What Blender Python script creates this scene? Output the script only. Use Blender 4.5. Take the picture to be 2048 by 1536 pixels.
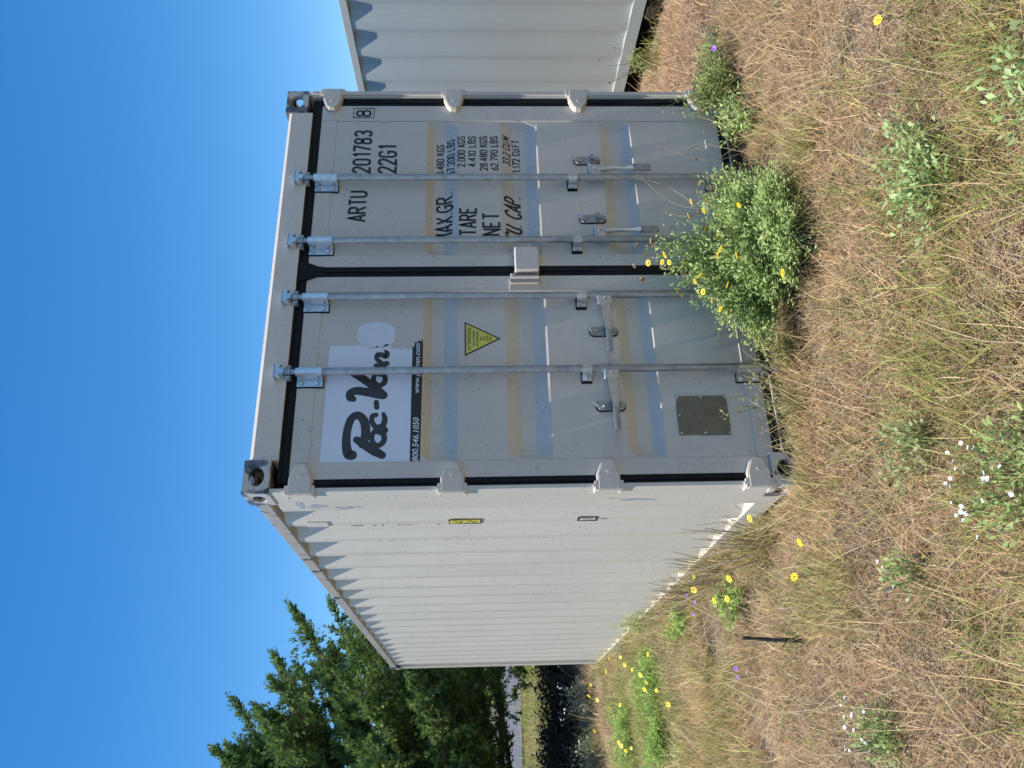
import bpy, bmesh, math, random
import numpy as np
from mathutils import Vector, Matrix, Euler

random.seed(11)
RNG = np.random.default_rng(11)
S = bpy.context.scene
COL = S.collection
for o in list(bpy.data.objects):
    bpy.data.objects.remove(o)

# ------------------------------------------------------------------ camera
# the photograph was taken with the phone upright and is shown lying on its side: world up points to picture left
YAW, PITCH, ROLL = 0.444, -0.040, 0.012
cam_d = bpy.data.cameras.new('camera')
cam = bpy.data.objects.new('camera', cam_d)
COL.objects.link(cam)
fwd = Vector((math.sin(YAW)*math.cos(PITCH), math.cos(YAW)*math.cos(PITCH), math.sin(PITCH)))
rgt = Vector((math.cos(YAW), -math.sin(YAW), 0))
dwn = fwd.cross(rgt)
r2 = rgt*math.cos(ROLL) + dwn*math.sin(ROLL)
d2 = dwn*math.cos(ROLL) - rgt*math.sin(ROLL)
CAM = Vector((-1.207, -3.665, 1.5))
m = Matrix((d2, r2, -fwd)).transposed().to_4x4()     # picture right = world down, picture up = world right
m.translation = CAM
cam.matrix_world = m
cam_d.sensor_width = 36.0
cam_d.lens = 36.0*1655.7/2048.0
cam_d.clip_start = 0.05
cam_d.clip_end = 3000
S.camera = cam

# ------------------------------------------------------------------ light
to_sun = Vector((-0.256, -0.022, 0.0)); to_sun.z = math.sqrt(1-to_sun.x**2-to_sun.y**2)
SUN_EL = math.asin(to_sun.z)
SUN_AZ = math.atan2(to_sun.x, to_sun.y)            # clockwise from +Y
w = bpy.data.worlds.new('World'); S.world = w; w.use_nodes = True
nt = w.node_tree; nt.nodes.clear()
sky = nt.nodes.new('ShaderNodeTexSky'); sky.sky_type = 'NISHITA'; sky.sun_disc = False
sky.sun_elevation = SUN_EL; sky.sun_rotation = SUN_AZ
sky.altitude = 300; sky.air_density = 1.0; sky.dust_density = 0.15; sky.ozone_density = 3.4
bg = nt.nodes.new('ShaderNodeBackground'); bg.inputs[1].default_value = 0.115
out = nt.nodes.new('ShaderNodeOutputWorld')
hs = nt.nodes.new('ShaderNodeHueSaturation'); hs.inputs['Saturation'].default_value = 1.34
nt.links.new(sky.outputs[0], hs.inputs['Color']); nt.links.new(hs.outputs[0], bg.inputs[0]); nt.links.new(bg.outputs[0], out.inputs[0])
sd = bpy.data.lights.new('sun', 'SUN'); sd.energy = 4.2; sd.angle = math.radians(0.53); sd.color = (1, .955, .88)
sun = bpy.data.objects.new('sun', sd); COL.objects.link(sun)
sun.rotation_euler = to_sun.to_track_quat('Z', 'Y').to_euler(); sun.location = (-6, -2, 20)

S.view_settings.view_transform = 'Standard'; S.view_settings.look = 'None'
S.view_settings.exposure = 0.62; S.view_settings.gamma = 1.0; S.view_settings.use_curve_mapping = False
S.render.engine = 'CYCLES'
S.cycles.max_bounces = 5; S.cycles.diffuse_bounces = 2; S.cycles.glossy_bounces = 2; S.cycles.transmission_bounces = 3
S.render.resolution_x = 1024; S.render.resolution_y = 768

# ------------------------------------------------------------------ material helpers
def new_mat(name):
    mt = bpy.data.materials.new(name); mt.use_nodes = True
    n = mt.node_tree; b = n.nodes['Principled BSDF']
    return mt, n, b
def N(n, t, **kw):
    x = n.nodes.new(t)
    for k, v in kw.items():
        if k.startswith('i_'): x.inputs[k[2:].replace('_', ' ')].default_value = v
        else: setattr(x, k, v)
    return x
def noise(n, co, scale, detail=3, rough=.6):
    x = N(n, 'ShaderNodeTexNoise', i_Scale=scale, i_Detail=detail, i_Roughness=rough)
    n.links.new(co, x.inputs['Vector']); return x.outputs[0]
def ramp(n, fac, a, b, ca=(0, 0, 0, 1), cb=(1, 1, 1, 1)):
    r = N(n, 'ShaderNodeValToRGB'); e = r.color_ramp.elements
    e[0].position, e[1].position = a, b; e[0].color, e[1].color = ca, cb
    n.links.new(fac, r.inputs[0]); return r.outputs[0]
def mix(n, fac, a, b, mode='MIX'):
    x = N(n, 'ShaderNodeMix', data_type='RGBA', blend_type=mode)
    for s, v in ((0, fac), (6, a), (7, b)):
        if hasattr(v, 'node'): n.links.new(v, x.inputs[s])
        else: x.inputs[s].default_value = v if s == 0 or len(v) == 4 else (*v, 1)
    return x.outputs[2]
def mul(n, a, b):
    x = N(n, 'ShaderNodeMath', operation='MULTIPLY')
    for i, v in enumerate((a, b)):
        if hasattr(v, 'node'): n.links.new(v, x.inputs[i])
        else: x.inputs[i].default_value = v
    return x.outputs[0]
def bump(n, b, h, strength, dist=.01):
    x = N(n, 'ShaderNodeBump', i_Strength=strength, i_Distance=dist)
    n.links.new(h, x.inputs['Height']); n.links.new(x.outputs[0], b.inputs['Normal'])
def coords(n):
    return N(n, 'ShaderNodeTexCoord').outputs['Object']
def scaled(n, co, s):
    x = N(n, 'ShaderNodeMapping'); x.inputs['Scale'].default_value = s
    n.links.new(co, x.inputs['Vector']); return x.outputs[0]

def paint(name, base, speck=.8, wear=0.0, rust=0.0, rough=.42, streak=.10, speck_thr=(.60, .67)):
    mt, n, b = new_mat(name); co = coords(n)
    big = noise(n, co, 1.3, 4)
    c = mix(n, ramp(n, big, .35, .7), base, tuple(x*.93 for x in base))
    # rain streaks down the sheet
    st = noise(n, scaled(n, co, (16, 16, .8)), 1.0, 3)
    c = mix(n, mul(n, ramp(n, st, .5, .78), streak), c, (.30, .24, .17))
    # mildew specks, thick in some bands and absent in others
    v = N(n, 'ShaderNodeTexVoronoi', i_Scale=84.0, feature='F1'); n.links.new(co, v.inputs['Vector'])
    r = N(n, 'ShaderNodeSeparateColor'); n.links.new(v.outputs['Color'], r.inputs[0])
    sz = mul(n, r.outputs[0], .31)
    lt = N(n, 'ShaderNodeMath', operation='LESS_THAN'); n.links.new(v.outputs['Distance'], lt.inputs[0]); n.links.new(sz, lt.inputs[1])
    lowf = noise(n, scaled(n, co, (2.2, 2.2, 3.4)), 2.0, 4, .65)
    pick = N(n, 'ShaderNodeMath', operation='GREATER_THAN'); pick.inputs[1].default_value = .35
    n.links.new(r.outputs[1], pick.inputs[0])
    sp = mul(n, mul(n, lt.outputs[0], pick.outputs[0]), mul(n, ramp(n, lowf, .44, .58), speck))
    c = mix(n, sp, c, (.16, .155, .145))
    v2 = N(n, 'ShaderNodeTexVoronoi', i_Scale=19.0); n.links.new(co, v2.inputs['Vector'])
    r3 = N(n, 'ShaderNodeSeparateColor'); n.links.new(v2.outputs['Color'], r3.inputs[0])
    lt2 = N(n, 'ShaderNodeMath', operation='LESS_THAN'); n.links.new(v2.outputs['Distance'], lt2.inputs[0]); n.links.new(mul(n, r3.outputs[0], .085), lt2.inputs[1])
    pk2 = N(n, 'ShaderNodeMath', operation='GREATER_THAN'); pk2.inputs[1].default_value = .75; n.links.new(r3.outputs[1], pk2.inputs[0])
    c = mix(n, mul(n, mul(n, lt2.outputs[0], pk2.outputs[0]), .75*min(1, speck)), c, (.06, .055, .05))
    ro = N(n, 'ShaderNodeValue'); ro.outputs[0].default_value = rough
    if wear > 0:
        wv = noise(n, co, 6.0, 4, .5)
        f = ramp(n, wv, .62-wear*.3, .66-wear*.3)
        c = mix(n, f, c, mix(n, ramp(n, noise(n, co, 30, 3), .4, .6), (.045, .05, .065), (.16, .17, .20)))
        if rust > 0:
            f2 = mul(n, ramp(n, noise(n, co, 15, 4), .55, .62), rust)
            c = mix(n, f2, c, (.16, .062, .032))
    n.links.new(c, b.inputs['Base Color'])
    b.inputs['Roughness'].default_value = rough
    b.inputs['Specular IOR Level'].default_value = .5
    bump(n, b, noise(n, co, 7, 2), .12, .008)
    return mt

CREAM = (.65, .575, .485)
M = {}
M['cream'] = paint('cream_paint', CREAM, .85)
M['cream_side'] = paint('cream_paint_side', (.64, .59, .50), .9, streak=.14)
M['cream_worn'] = paint('worn_cream_paint', (.46, .425, .375), .9, wear=.02, rust=.35, streak=.35)
M['cast_worn'] = paint('worn_casting_paint', (.55, .52, .46), .3, wear=.50, rust=.7)
M['cast_cream'] = paint('cream_casting_paint', (.64, .59, .5), .3, wear=.22, rust=.4)
M['grey'] = paint('grey_green_paint', (.40, .43, .415), .12, streak=.05)
M['grey_rail'] = paint('grey_rail_paint', (.42, .42, .39), .25, streak=.1)

def simple(name, col, rough=.5, metal=0.0, var=.0, sc=20, bmp=0.0):
    mt, n, b = new_mat(name); co = coords(n)
    if var:
        c = mix(n, ramp(n, noise(n, co, sc, 4), .3, .7), tuple(x*(1-var) for x in col), tuple(min(1, x*(1+var)) for x in col))
        n.links.new(c, b.inputs['Base Color'])
    else: b.inputs['Base Color'].default_value = (*col, 1)
    b.inputs['Roughness'].default_value = rough; b.inputs['Metallic'].default_value = metal
    if bmp: bump(n, b, noise(n, co, sc*2, 3), bmp, .004)
    return mt
M['galv'] = simple('galvanised_steel', (.31, .33, .35), .40, .75, .22, 26, .15)
M['zinc'] = simple('bright_zinc', (.52, .55, .58), .30, .85, .15, 40, .1)
M['rubber'] = simple('black_rubber', (.006, .006, .007), .6, 0, .2, 9)
M['rubber'].node_tree.nodes['Principled BSDF'].inputs['Specular IOR Level'].default_value = .25
M['steel_dark'] = simple('dark_steel', (.06, .055, .05), .6, .3, .4, 12)
M['plate'] = simple('dull_aluminium', (.17, .165, .135), .42, .55, .18, 30)
M['ink'] = simple('black_ink', (.014, .014, .016), .5)
M['logo_ink'] = simple('logo_ink', (.035, .032, .034), .45, 0, .25, 14)
M['white_ink'] = simple('white_ink', (.8, .8, .8), .5)
M['sticker'] = simple('white_vinyl', (.74, .76, .80), .35, 0, .03, 6)
M['old_sticker'] = simple('faded_vinyl', (.70, .72, .75), .45, 0, .05, 30)
M['yellow'] = simple('yellow_label', (.72, .62, .10), .45, 0, .06, 10)
M['wood'] = simple('underfloor', (.05, .04, .03), .8)
M['smudge'] = simple('grey_touch_up_paint', (.36, .38, .42), .5, 0, .12, 20)
M['stick'] = simple('charred_wood', (.022, .018, .016), .8, 0, .4, 30)

def leaf_mat(name, sat=1.0, trans=.35, rough=.5, attr='col', inst=False, gain=1.0):
    mt, n, b = new_mat(name)
    a = N(n, 'ShaderNodeAttribute', attribute_name=attr); c = a.outputs['Color']
    if inst:
        t = N(n, 'ShaderNodeAttribute', attribute_name='tint', attribute_type='INSTANCER')
        c = mix(n, 1.0, c, t.outputs['Color'], 'MULTIPLY')
    n.links.new(c, b.inputs['Base Color']); b.inputs['Roughness'].default_value = rough
    b.inputs['Specular IOR Level'].default_value = .35
    tr = N(n, 'ShaderNodeBsdfTranslucent'); n.links.new(c, tr.inputs[0])
    mx = N(n, 'ShaderNodeMixShader'); mx.inputs[0].default_value = trans
    n.links.new(b.outputs[0], mx.inputs[1]); n.links.new(tr.outputs[0], mx.inputs[2])
    n.links.new(mx.outputs[0], n.nodes['Material Output'].inputs[0])
    return mt
M['leaf'] = leaf_mat('leaf', trans=.42)
M['cedar'] = leaf_mat('cedar_foliage', trans=.34, rough=.6)
M['grass'] = leaf_mat('grass_blade', trans=.30, rough=.55, inst=True)
M['petal_yellow'] = simple('yellow_petal', (.84, .60, .015), .5, 0, .12, 60)
M['petal_core'] = simple('orange_flower_core', (.50, .24, .01), .6)
M['petal_white'] = simple('white_petal', (.66, .68, .72), .6)
M['petal_purple'] = simple('purple_petal', (.36, .13, .62), .5)
M['fluff'] = simple('tan_seed_fluff', (.50, .38, .27), .8, 0, .25, 120)
M['stem_dry'] = simple('dry_stem', (.27, .21, .14), .7, 0, .25, 40)
M['stem_green'] = simple('green_stem', (.16, .20, .06), .6, 0, .2, 40)
M['bark'] = simple('cedar_bark', (.11, .075, .055), .85, 0, .4, 9, .6)

# ground
mt, n, b = new_mat('dry_soil_and_thatch'); co = coords(n)
c = mix(n, ramp(n, noise(n, co, 2.2, 5), .35, .65), (.13, .095, .07), (.20, .15, .11))
c = mix(n, ramp(n, noise(n, co, 60, 5, .7), .42, .62), c, (.075, .058, .043))
c = mix(n, ramp(n, noise(n, scaled(n, co, (140, 30, 30)), 1, 4), .55, .7), c, (.42, .33, .22))
c = mix(n, mul(n, ramp(n, noise(n, co, .55, 4), .5, .64), .55), c, (.10, .13, .04))
n.links.new(c, b.inputs['Base Color']); b.inputs['Roughness'].default_value = .95
bump(n, b, noise(n, co, 70, 4), .8, .02); M['ground'] = mt
mt, n, b = new_mat('grey_gravel'); co = coords(n)
c = mix(n, ramp(n, noise(n, co, 5, 6, .7), .35, .7), (.085, .088, .098), (.15, .15, .16))
c = mix(n, ramp(n, noise(n, scaled(n, co, (.3, 2.5, 1)), 1, 3), .5, .65), c, (.08, .083, .095))
n.links.new(c, b.inputs['Base Color']); b.inputs['Roughness'].default_value = .9
M['road'] = mt

# ------------------------------------------------------------------ object helpers
def link(o, parent=None):
    COL.objects.link(o)
    if parent is not None: o.parent = parent
    return o
def obj(name, verts, faces, mat, parent=None, smooth=False, kind=None, col=None):
    me = bpy.data.meshes.new(name)
    me.from_pydata([tuple(v) for v in verts], [], faces); me.update()
    if mat: me.materials.append(mat)
    if smooth: me.polygons.foreach_set('use_smooth', [True]*len(me.polygons))
    if col is not None:
        a = me.attributes.new('col', 'FLOAT_COLOR', 'POINT')
        cc = np.ones((len(verts), 4), np.float32); cc[:, :3] = col; a.data.foreach_set('color', cc.ravel())
    o = bpy.data.objects.new(name, me); link(o, parent)
    if kind: o['kind'] = kind
    return o
def np_obj(name, V, F, mat, parent=None, kind=None, col=None, smooth=False):
    """V (n,3), F (m,3) triangles, fast path"""
    me = bpy.data.meshes.new(name)
    V = np.ascontiguousarray(V, np.float32); F = np.ascontiguousarray(F, np.int32)
    me.vertices.add(len(V)); me.vertices.foreach_set('co', V.ravel())
    me.loops.add(F.size); me.loops.foreach_set('vertex_index', F.ravel())
    me.polygons.add(len(F)); me.polygons.foreach_set('loop_start', np.arange(0, F.size, 3, dtype=np.int32))
    me.polygons.foreach_set('loop_total', np.full(len(F), 3, np.int32))
    if smooth: me.polygons.foreach_set('use_smooth', np.ones(len(F), bool))
    me.update(calc_edges=True)
    if mat: me.materials.append(mat)
    if col is not None:
        a = me.attributes.new('col', 'FLOAT_COLOR', 'POINT')
        cc = np.ones((len(V), 4), np.float32); cc[:, :3] = col; a.data.foreach_set('color', cc.ravel())
    o = bpy.data.objects.new(name, me); link(o, parent)
    if kind: o['kind'] = kind
    return o
def tag(o, label, cat, group=None):
    o['label'] = label; o['category'] = cat
    if group: o['group'] = group
    return o
def empty(name, loc=(0, 0, 0), rz=0.0):
    o = bpy.data.objects.new(name, None); link(o); o.location = loc; o.rotation_euler = (0, 0, rz)
    o.empty_display_size = .1
    return o
class MB:
    """collects shapes into one mesh"""
    def __init__(s): s.v = []; s.f = []
    def add(s, vs, fs):
        k = len(s.v); s.v += [tuple(v) for v in vs]; s.f += [tuple(i+k for i in f) for f in fs]; return s
    def box(s, x0, x1, y0, y1, z0, z1):
        vs = [(x, y, z) for x in (x0, x1) for y in (y0, y1) for z in (z0, z1)]
        return s.add(vs, [(0, 1, 3, 2), (4, 6, 7, 5), (0, 4, 5, 1), (2, 3, 7, 6), (0, 2, 6, 4), (1, 5, 7, 3)])
    def bbox(s, x0, x1, y0, y1, z0, z1, bv=.004, seg=2):
        bm = bmesh.new(); bmesh.ops.create_cube(bm, size=1)
        for v in bm.verts:
            v.co = ((x0+x1)/2+v.co.x*(x1-x0), (y0+y1)/2+v.co.y*(y1-y0), (z0+z1)/2+v.co.z*(z1-z0))
        bmesh.ops.bevel(bm, geom=bm.edges[:], offset=bv, segments=seg, affect='EDGES', profile=.5)
        return s.bm(bm)
    def bm(s, bm):
        bm.verts.index_update()
        s.add([v.co[:] for v in bm.verts], [[v.index for v in f.verts] for f in bm.faces]); bm.free(); return s
    def tube(s, pts, rad, n=10, cap=True):
        pts = [Vector(p) for p in pts]
        if not hasattr(rad, '__len__'): rad = [rad]*len(pts)
        rings = []; up = None
        for i, p in enumerate(pts):
            d = (pts[min(i+1, len(pts)-1)]-pts[max(i-1, 0)])
            if d.length < 1e-9: d = Vector((0, 0, 1))
            d.normalize()
            if up is None: up = d.orthogonal().normalized()
            up = (up-d*up.dot(d))
            up = up.normalized() if up.length > 1e-6 else d.orthogonal().normalized()
            q = d.cross(up)
            rings.append([p+(up*math.cos(a)+q*math.sin(a))*rad[i] for a in [2*math.pi*k/n for k in range(n)]])
        vs = [v for r in rings for v in r]; fs = []
        for i in range(len(pts)-1):
            for k in range(n):
                a, b_ = i*n+k, i*n+(k+1) % n
                fs.append((a, b_, b_+n, a+n))
        if cap: fs += [tuple(range(n-1, -1, -1)), tuple((len(pts)-1)*n+k for k in range(n))]
        return s.add(vs, fs)
    def prism(s, outline, axis, a0, a1):
        """outline in the two other axes, extruded along axis a0..a1"""
        k = len(outline)
        def pt(p, a):
            q = list(p); q.insert(axis, a); return tuple(q)
        vs = [pt(p, a0) for p in outline]+[pt(p, a1) for p in outline]
        fs = [tuple(range(k)), tuple(range(2*k-1, k-1, -1))]+[(i, i+k, (i+1) % k+k, (i+1) % k) for i in range(k)]
        return s.add(vs, fs)
    def build(s, name, mat, parent=None, smooth=False, fix=True):
        o = obj(name, s.v, s.f, mat, parent)
        if fix:
            bm = bmesh.new(); bm.from_mesh(o.data); bmesh.ops.recalc_face_normals(bm, faces=bm.faces[:])
            bm.to_mesh(o.data); bm.free()
        if smooth:
            wn = o.modifiers.new('weighted', 'WEIGHTED_NORMAL'); wn.keep_sharp = True; wn.weight = 80
            o.data.polygons.foreach_set('use_smooth', [True]*len(o.data.polygons))
            try: o.data.set_sharp_from_angle(angle=math.radians(40))
            except Exception: pass
        return o

# ------------------------------------------------------------------ value noise for numpy
def vnoise(x, y, seed=0):
    r = np.random.default_rng(seed); T = r.random((64, 64))
    xi, yi = np.floor(x).astype(int), np.floor(y).astype(int); fx, fy = x-xi, y-yi
    fx, fy = fx*fx*(3-2*fx), fy*fy*(3-2*fy)
    g = lambda a, b_: T[a % 64, b_ % 64]
    return (g(xi, yi)*(1-fx)+g(xi+1, yi)*fx)*(1-fy)+(g(xi, yi+1)*(1-fx)+g(xi+1, yi+1)*fx)*fy
L_C1 = 6.76
def ground_z(x, y):
    x = np.asarray(x, float); y = np.asarray(y, float)
    z = (vnoise(x*.9+7, y*.9+3, 1)-.5)*.09+(vnoise(x*3.1, y*3.1, 2)-.5)*.035
    near = np.clip(np.hypot(x-1.2, y-3)/30, 0, 1)
    z = z+(vnoise(x*8.3, y*8.3, 5)-.5)*.035-.035+near*(vnoise(x*.05, y*.05, 3)-.5)*.5
    # flat seat under both containers
    def seat(cx, cy, hx, hy):
        d = np.maximum(np.abs(x-cx)-hx, np.abs(y-cy)-hy); return np.clip(d/.35, 0, 1)
    s1 = seat(1.22, 3.38, 1.22, 3.4); s2 = seat(6.0, 2.3, 1.9, 3.6)
    bank = np.exp(-(np.maximum(-x-.12, 0)/.45)**2)*np.clip((.03-x)/.05, 0, 1)*np.clip((y-.25)/1.0, 0, 1)*np.clip((L_C1+.6-y)/.6, 0, 1)
    return (z+.035)*np.minimum(s1, s2)-.035-.06*(1-s2)+.095*bank

# ------------------------------------------------------------------ setting: ground, road
def axis_pts(lo, hi, far, step):
    a = np.arange(lo, hi+1e-6, step); k = 26
    g = (np.geomspace(1, far, k))
    return np.concatenate([lo-g[::-1], a, hi+g])
gx = axis_pts(-6, 10, 700, .16); gy = axis_pts(-4, 16, 700, .16)
X, Y = np.meshgrid(gx, gy, indexing='ij'); Zg = ground_z(X, Y)
nx, ny = X.shape
V = np.stack([X, Y, Zg], -1).reshape(-1, 3)
i = (np.arange(nx-1)[:, None]*ny+np.arange(ny-1)[None]).ravel()
F = np.concatenate([np.stack([i, i+ny, i+ny+1], 1), np.stack([i, i+ny+1, i+1], 1)])
g = np_obj('ground', V, F, M['ground'], smooth=True); g['kind'] = 'structure'
# pale gravel road far behind the trees
rx = np.linspace(-60, 60, 61); ry = np.array([29., 33, 38, 44, 52, 60])
RX, RY = np.meshgrid(rx, ry, indexing='ij'); RZ = ground_z(RX, RY)+.16
V = np.stack([RX, RY, RZ], -1).reshape(-1, 3); k = len(ry)
i = (np.arange(len(rx)-1)[:, None]*k+np.arange(k-1)[None]).ravel()
F = np.concatenate([np.stack([i, i+k, i+k+1], 1), np.stack([i, i+k+1, i+1], 1)])
rd = np_obj('road', V, F, M['road'], smooth=True); rd['kind'] = 'structure'

# ================================================================== CONTAINERS
W, H, L = 2.438, 2.591, 6.76
def ellipse_plate(mb, u0, u1, v0, v1, cu, cv, ru, rv, mapf, th, n=28):
    """plate with an oval hole; mapf(u,v,d) -> xyz with depth d"""
    def sq(a):
        c, s_ = math.cos(a), math.sin(a)
        t = min(((u1-cu)/c if c > 1e-9 else (u0-cu)/c if c < -1e-9 else 9e9), ((v1-cv)/s_ if s_ > 1e-9 else (v0-cv)/s_ if s_ < -1e-9 else 9e9))
        return cu+c*t, cv+s_*t
    ang = sorted([2*math.pi*k/n for k in range(n)]+[math.atan2(v-cv, u-cu) % (2*math.pi) for u in (u0, u1) for v in (v0, v1)])
    o_ = [sq(a) for a in ang]; i_ = [(cu+ru*math.cos(a), cv+rv*math.sin(a)) for a in ang]
    k = len(ang); vs = []
    for ring, d in ((o_, 0), (i_, 0), (i_, th), (o_, th)): vs += [mapf(u, v, d) for u, v in ring]
    fs = []
    for j in range(k):
        q = (j+1) % k
        for a in range(4):
            b_ = (a+1) % 4; fs.append((a*k+j, a*k+q, b_*k+q, b_*k+j))
    mb.add(vs, fs)
def casting(parent, mat, x, y, z, sx, sy, sz):
    """hollow corner casting, outer corner at (x,y,z); s* = +1/-1 direction into the container"""
    wx, wy, wz, t = .162, .178, .122, .022
    mb = MB()
    fx = lambda d: x+sx*d; fy = lambda d: y+sy*d; fz = lambda d: z+sz*d
    ellipse_plate(mb, 0, wx, 0, wz, wx*.50, wz*.50, .046, .036, lambda u, v, d: (fx(u), fy(d), fz(v)), t)
    ellipse_plate(mb, t, wy, 0, wz, wy*.50, wz*.52, .046, .032, lambda u, v, d: (fx(d), fy(u), fz(v)), t)
    ellipse_plate(mb, t, wx, t, wy, wx*.5, wy*.52, .03, .055, lambda u, v, d: (fx(u), fy(v), fz(d)), t)
    def bx(a0, a1, b0, b1, c0, c1):
        xs, ys, zs = sorted((fx(a0), fx(a1))), sorted((fy(b0), fy(b1))), sorted((fz(c0), fz(c1)))
        mb.box(*xs, *ys, *zs)
    bx(wx-.012, wx, t, wy, t, wz); bx(t, wx-.012, wy-.012, wy, t, wz); bx(t, wx-.012, t, wy-.012, wz-.012, wz)
    return mb.build('corner_casting', mat, parent)

def corrugated(name, parent, mat, ystart, yend, flats0, pitch, z0, z1, xo, xi, mirror=None):
    """vertical corrugation along y; outer flats begin at flats0 + k*pitch"""
    pts = []; y = flats0
    while y > ystart: y -= pitch
    a = pitch*.23; s_ = pitch*.285
    while y < yend+pitch:
        pts += [(y, xo), (y+a, xo), (y+a+s_, xi), (y+a+s_+pitch*.20, xi)]
        y += pitch
    pts = [p for p in pts if ystart < p[0] < yend]
    pts = [(ystart, pts[0][1])]+pts+[(yend, pts[-1][1])]
    # soften the press bends
    sm = []
    for k, p in enumerate(pts):
        if 0 < k < len(pts)-1:
            for q, t in ((pts[k-1], .12), (pts[k+1], .12)):
                dd = math.hypot(q[0]-p[0], q[1]-p[1]); r = min(.008/dd if dd else 0, .4)
                sm.append((p[0]+(q[0]-p[0])*r, p[1]+(q[1]-p[1])*r))
        else: sm.append(p)
    mx = (lambda x: x) if mirror is None else (lambda x: mirror-x)
    vs = [(mx(x), y, z) for (y, x) in sm for z in (z0, z1)]
    fs = [(2*k, 2*k+2, 2*k+3, 2*k+1) for k in range(len(sm)-1)]
    o = obj(name, vs, fs, mat, parent)
    return o

def container_body(root, mats, flats0, pitch, casts, seed):
    """frame, long walls, roof and rear wall"""
    for (ix, iy, iz) in [(a, b_, c) for a in (0, 1) for b_ in (0, 1) for c in (0, 1)]:
        mt = mats['cast'][casts.get((ix, iy, iz), 0)]
        casting(root, mt, (-.004, W+.004)[ix], (-.004, L+.004)[iy], (0, H)[iz], (1, -1)[ix], (1, -1)[iy], (1, -1)[iz])
    for sgn in (0, 1):
        f = (lambda x: x) if sgn == 0 else (lambda x: W-x)
        def bx(name, mat, x0, x1, y0, y1, z0, z1, bv=.005):
            a, b_ = sorted((f(x0), f(x1))); return MB().bbox(a, b_, y0, y1, z0, z1, bv).build(name, mat, root, True)
        bx('top_rail', mats['rail'], .0, .06, .174, L-.174, 2.505, 2.572)
        bx('bottom_rail', mats['side'], .0, .062, .174, L-.174, .02, .128)
        bx('rear_post', mats['side'], .003, .12, L-.16, L-.004, .118, H-.118)
        # front post: outer shell with a flat return along the long wall
        p = MB().bbox(f(0) if sgn == 0 else f(.022), f(.022) if sgn == 0 else f(0), .003, .30, .122, H-.122, .005)
        p.build('corner_post', mats['side'], root, True)
        c = corrugated('corrugated_wall', root, mats['side'], .296, L-.155, flats0, pitch, .10, 2.52, .010, .052, None if sgn == 0 else W)
    # roof and floor
    n_ = 60; vs = []; fs = []
    for k in range(n_+1):
        y = .1+(L-.2)*k/n_; z = 2.566+(.008 if (k//2) % 2 else 0)
        vs += [(.03, y, z), (W/2, y, z+.006), (W-.03, y, z)]
    for k in range(n_): a = 3*k; fs += [(a, a+1, a+4, a+3), (a+1, a+2, a+5, a+4)]
    obj('roof', vs, fs, mats['side'], root)
    MB().box(.06, W-.06, .06, L-.06, .11, .15).build('floor', M['wood'], root)
    for k in range(18): 
        y = .35+k*(L-.6)/17
        MB().box(.062, W-.062, y-.022, y+.022, .02, .108).build('cross_member', M['steel_dark'], root)
    MB().bbox(.162, W-.162, L-.10, L-.006, .0, .12).build('rear_sill', mats['side'], root)
    MB().bbox(.162, W-.162, L-.10, L-.006, 2.47, 2.575).build('rear_header', mats['side'], root)
    MB().box(.115, W-.115, L-.06, L-.045, .12, 2.47).build('rear_wall', mats['side'], root)

# ------------------------------------------------ nearest container with doors
c1 = empty('shipping_container')
tag(c1, 'cream twenty-foot shipping container with double doors, locking bars and black stencilled numbers', 'container', 'shipping containers')
container_body(c1, dict(side=M['cream_side'], rail=M['cream_worn'], cast=[M['cast_worn'], M['cast_cream']]),
               .524, .324, {(0, 0, 1): 0, (1, 0, 1): 0, (0, 0, 0): 1, (1, 0, 0): 1}, 1)
# front header and sill
mb = MB(); hx0, hx1 = .158, W-.158
mb.prism([(0, 2.437), (.0, 2.555), (.012, 2.572), (.12, 2.578), (.12, 2.437)], 0, hx0, hx1)
mb.build('door_header', M['cream_worn'] if False else M['cream'], c1)
MB().bbox(hx0, hx1, .012, .10, .002, .048).build('door_sill', M['steel_dark'], c1)
MB().bbox(hx0, hx1, .0, .022, .048, .056, .002).build('sill_lip', M['cream_worn'], c1)
# recessed jamb faces beside the doors
MB().box(.022, .09, .070, .12, .10, 2.44).build('door_jamb', M['steel_dark'], c1)
MB().box(W-.09, W-.022, .070, .12, .10, 2.44).build('door_jamb', M['steel_dark'], c1)

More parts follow.
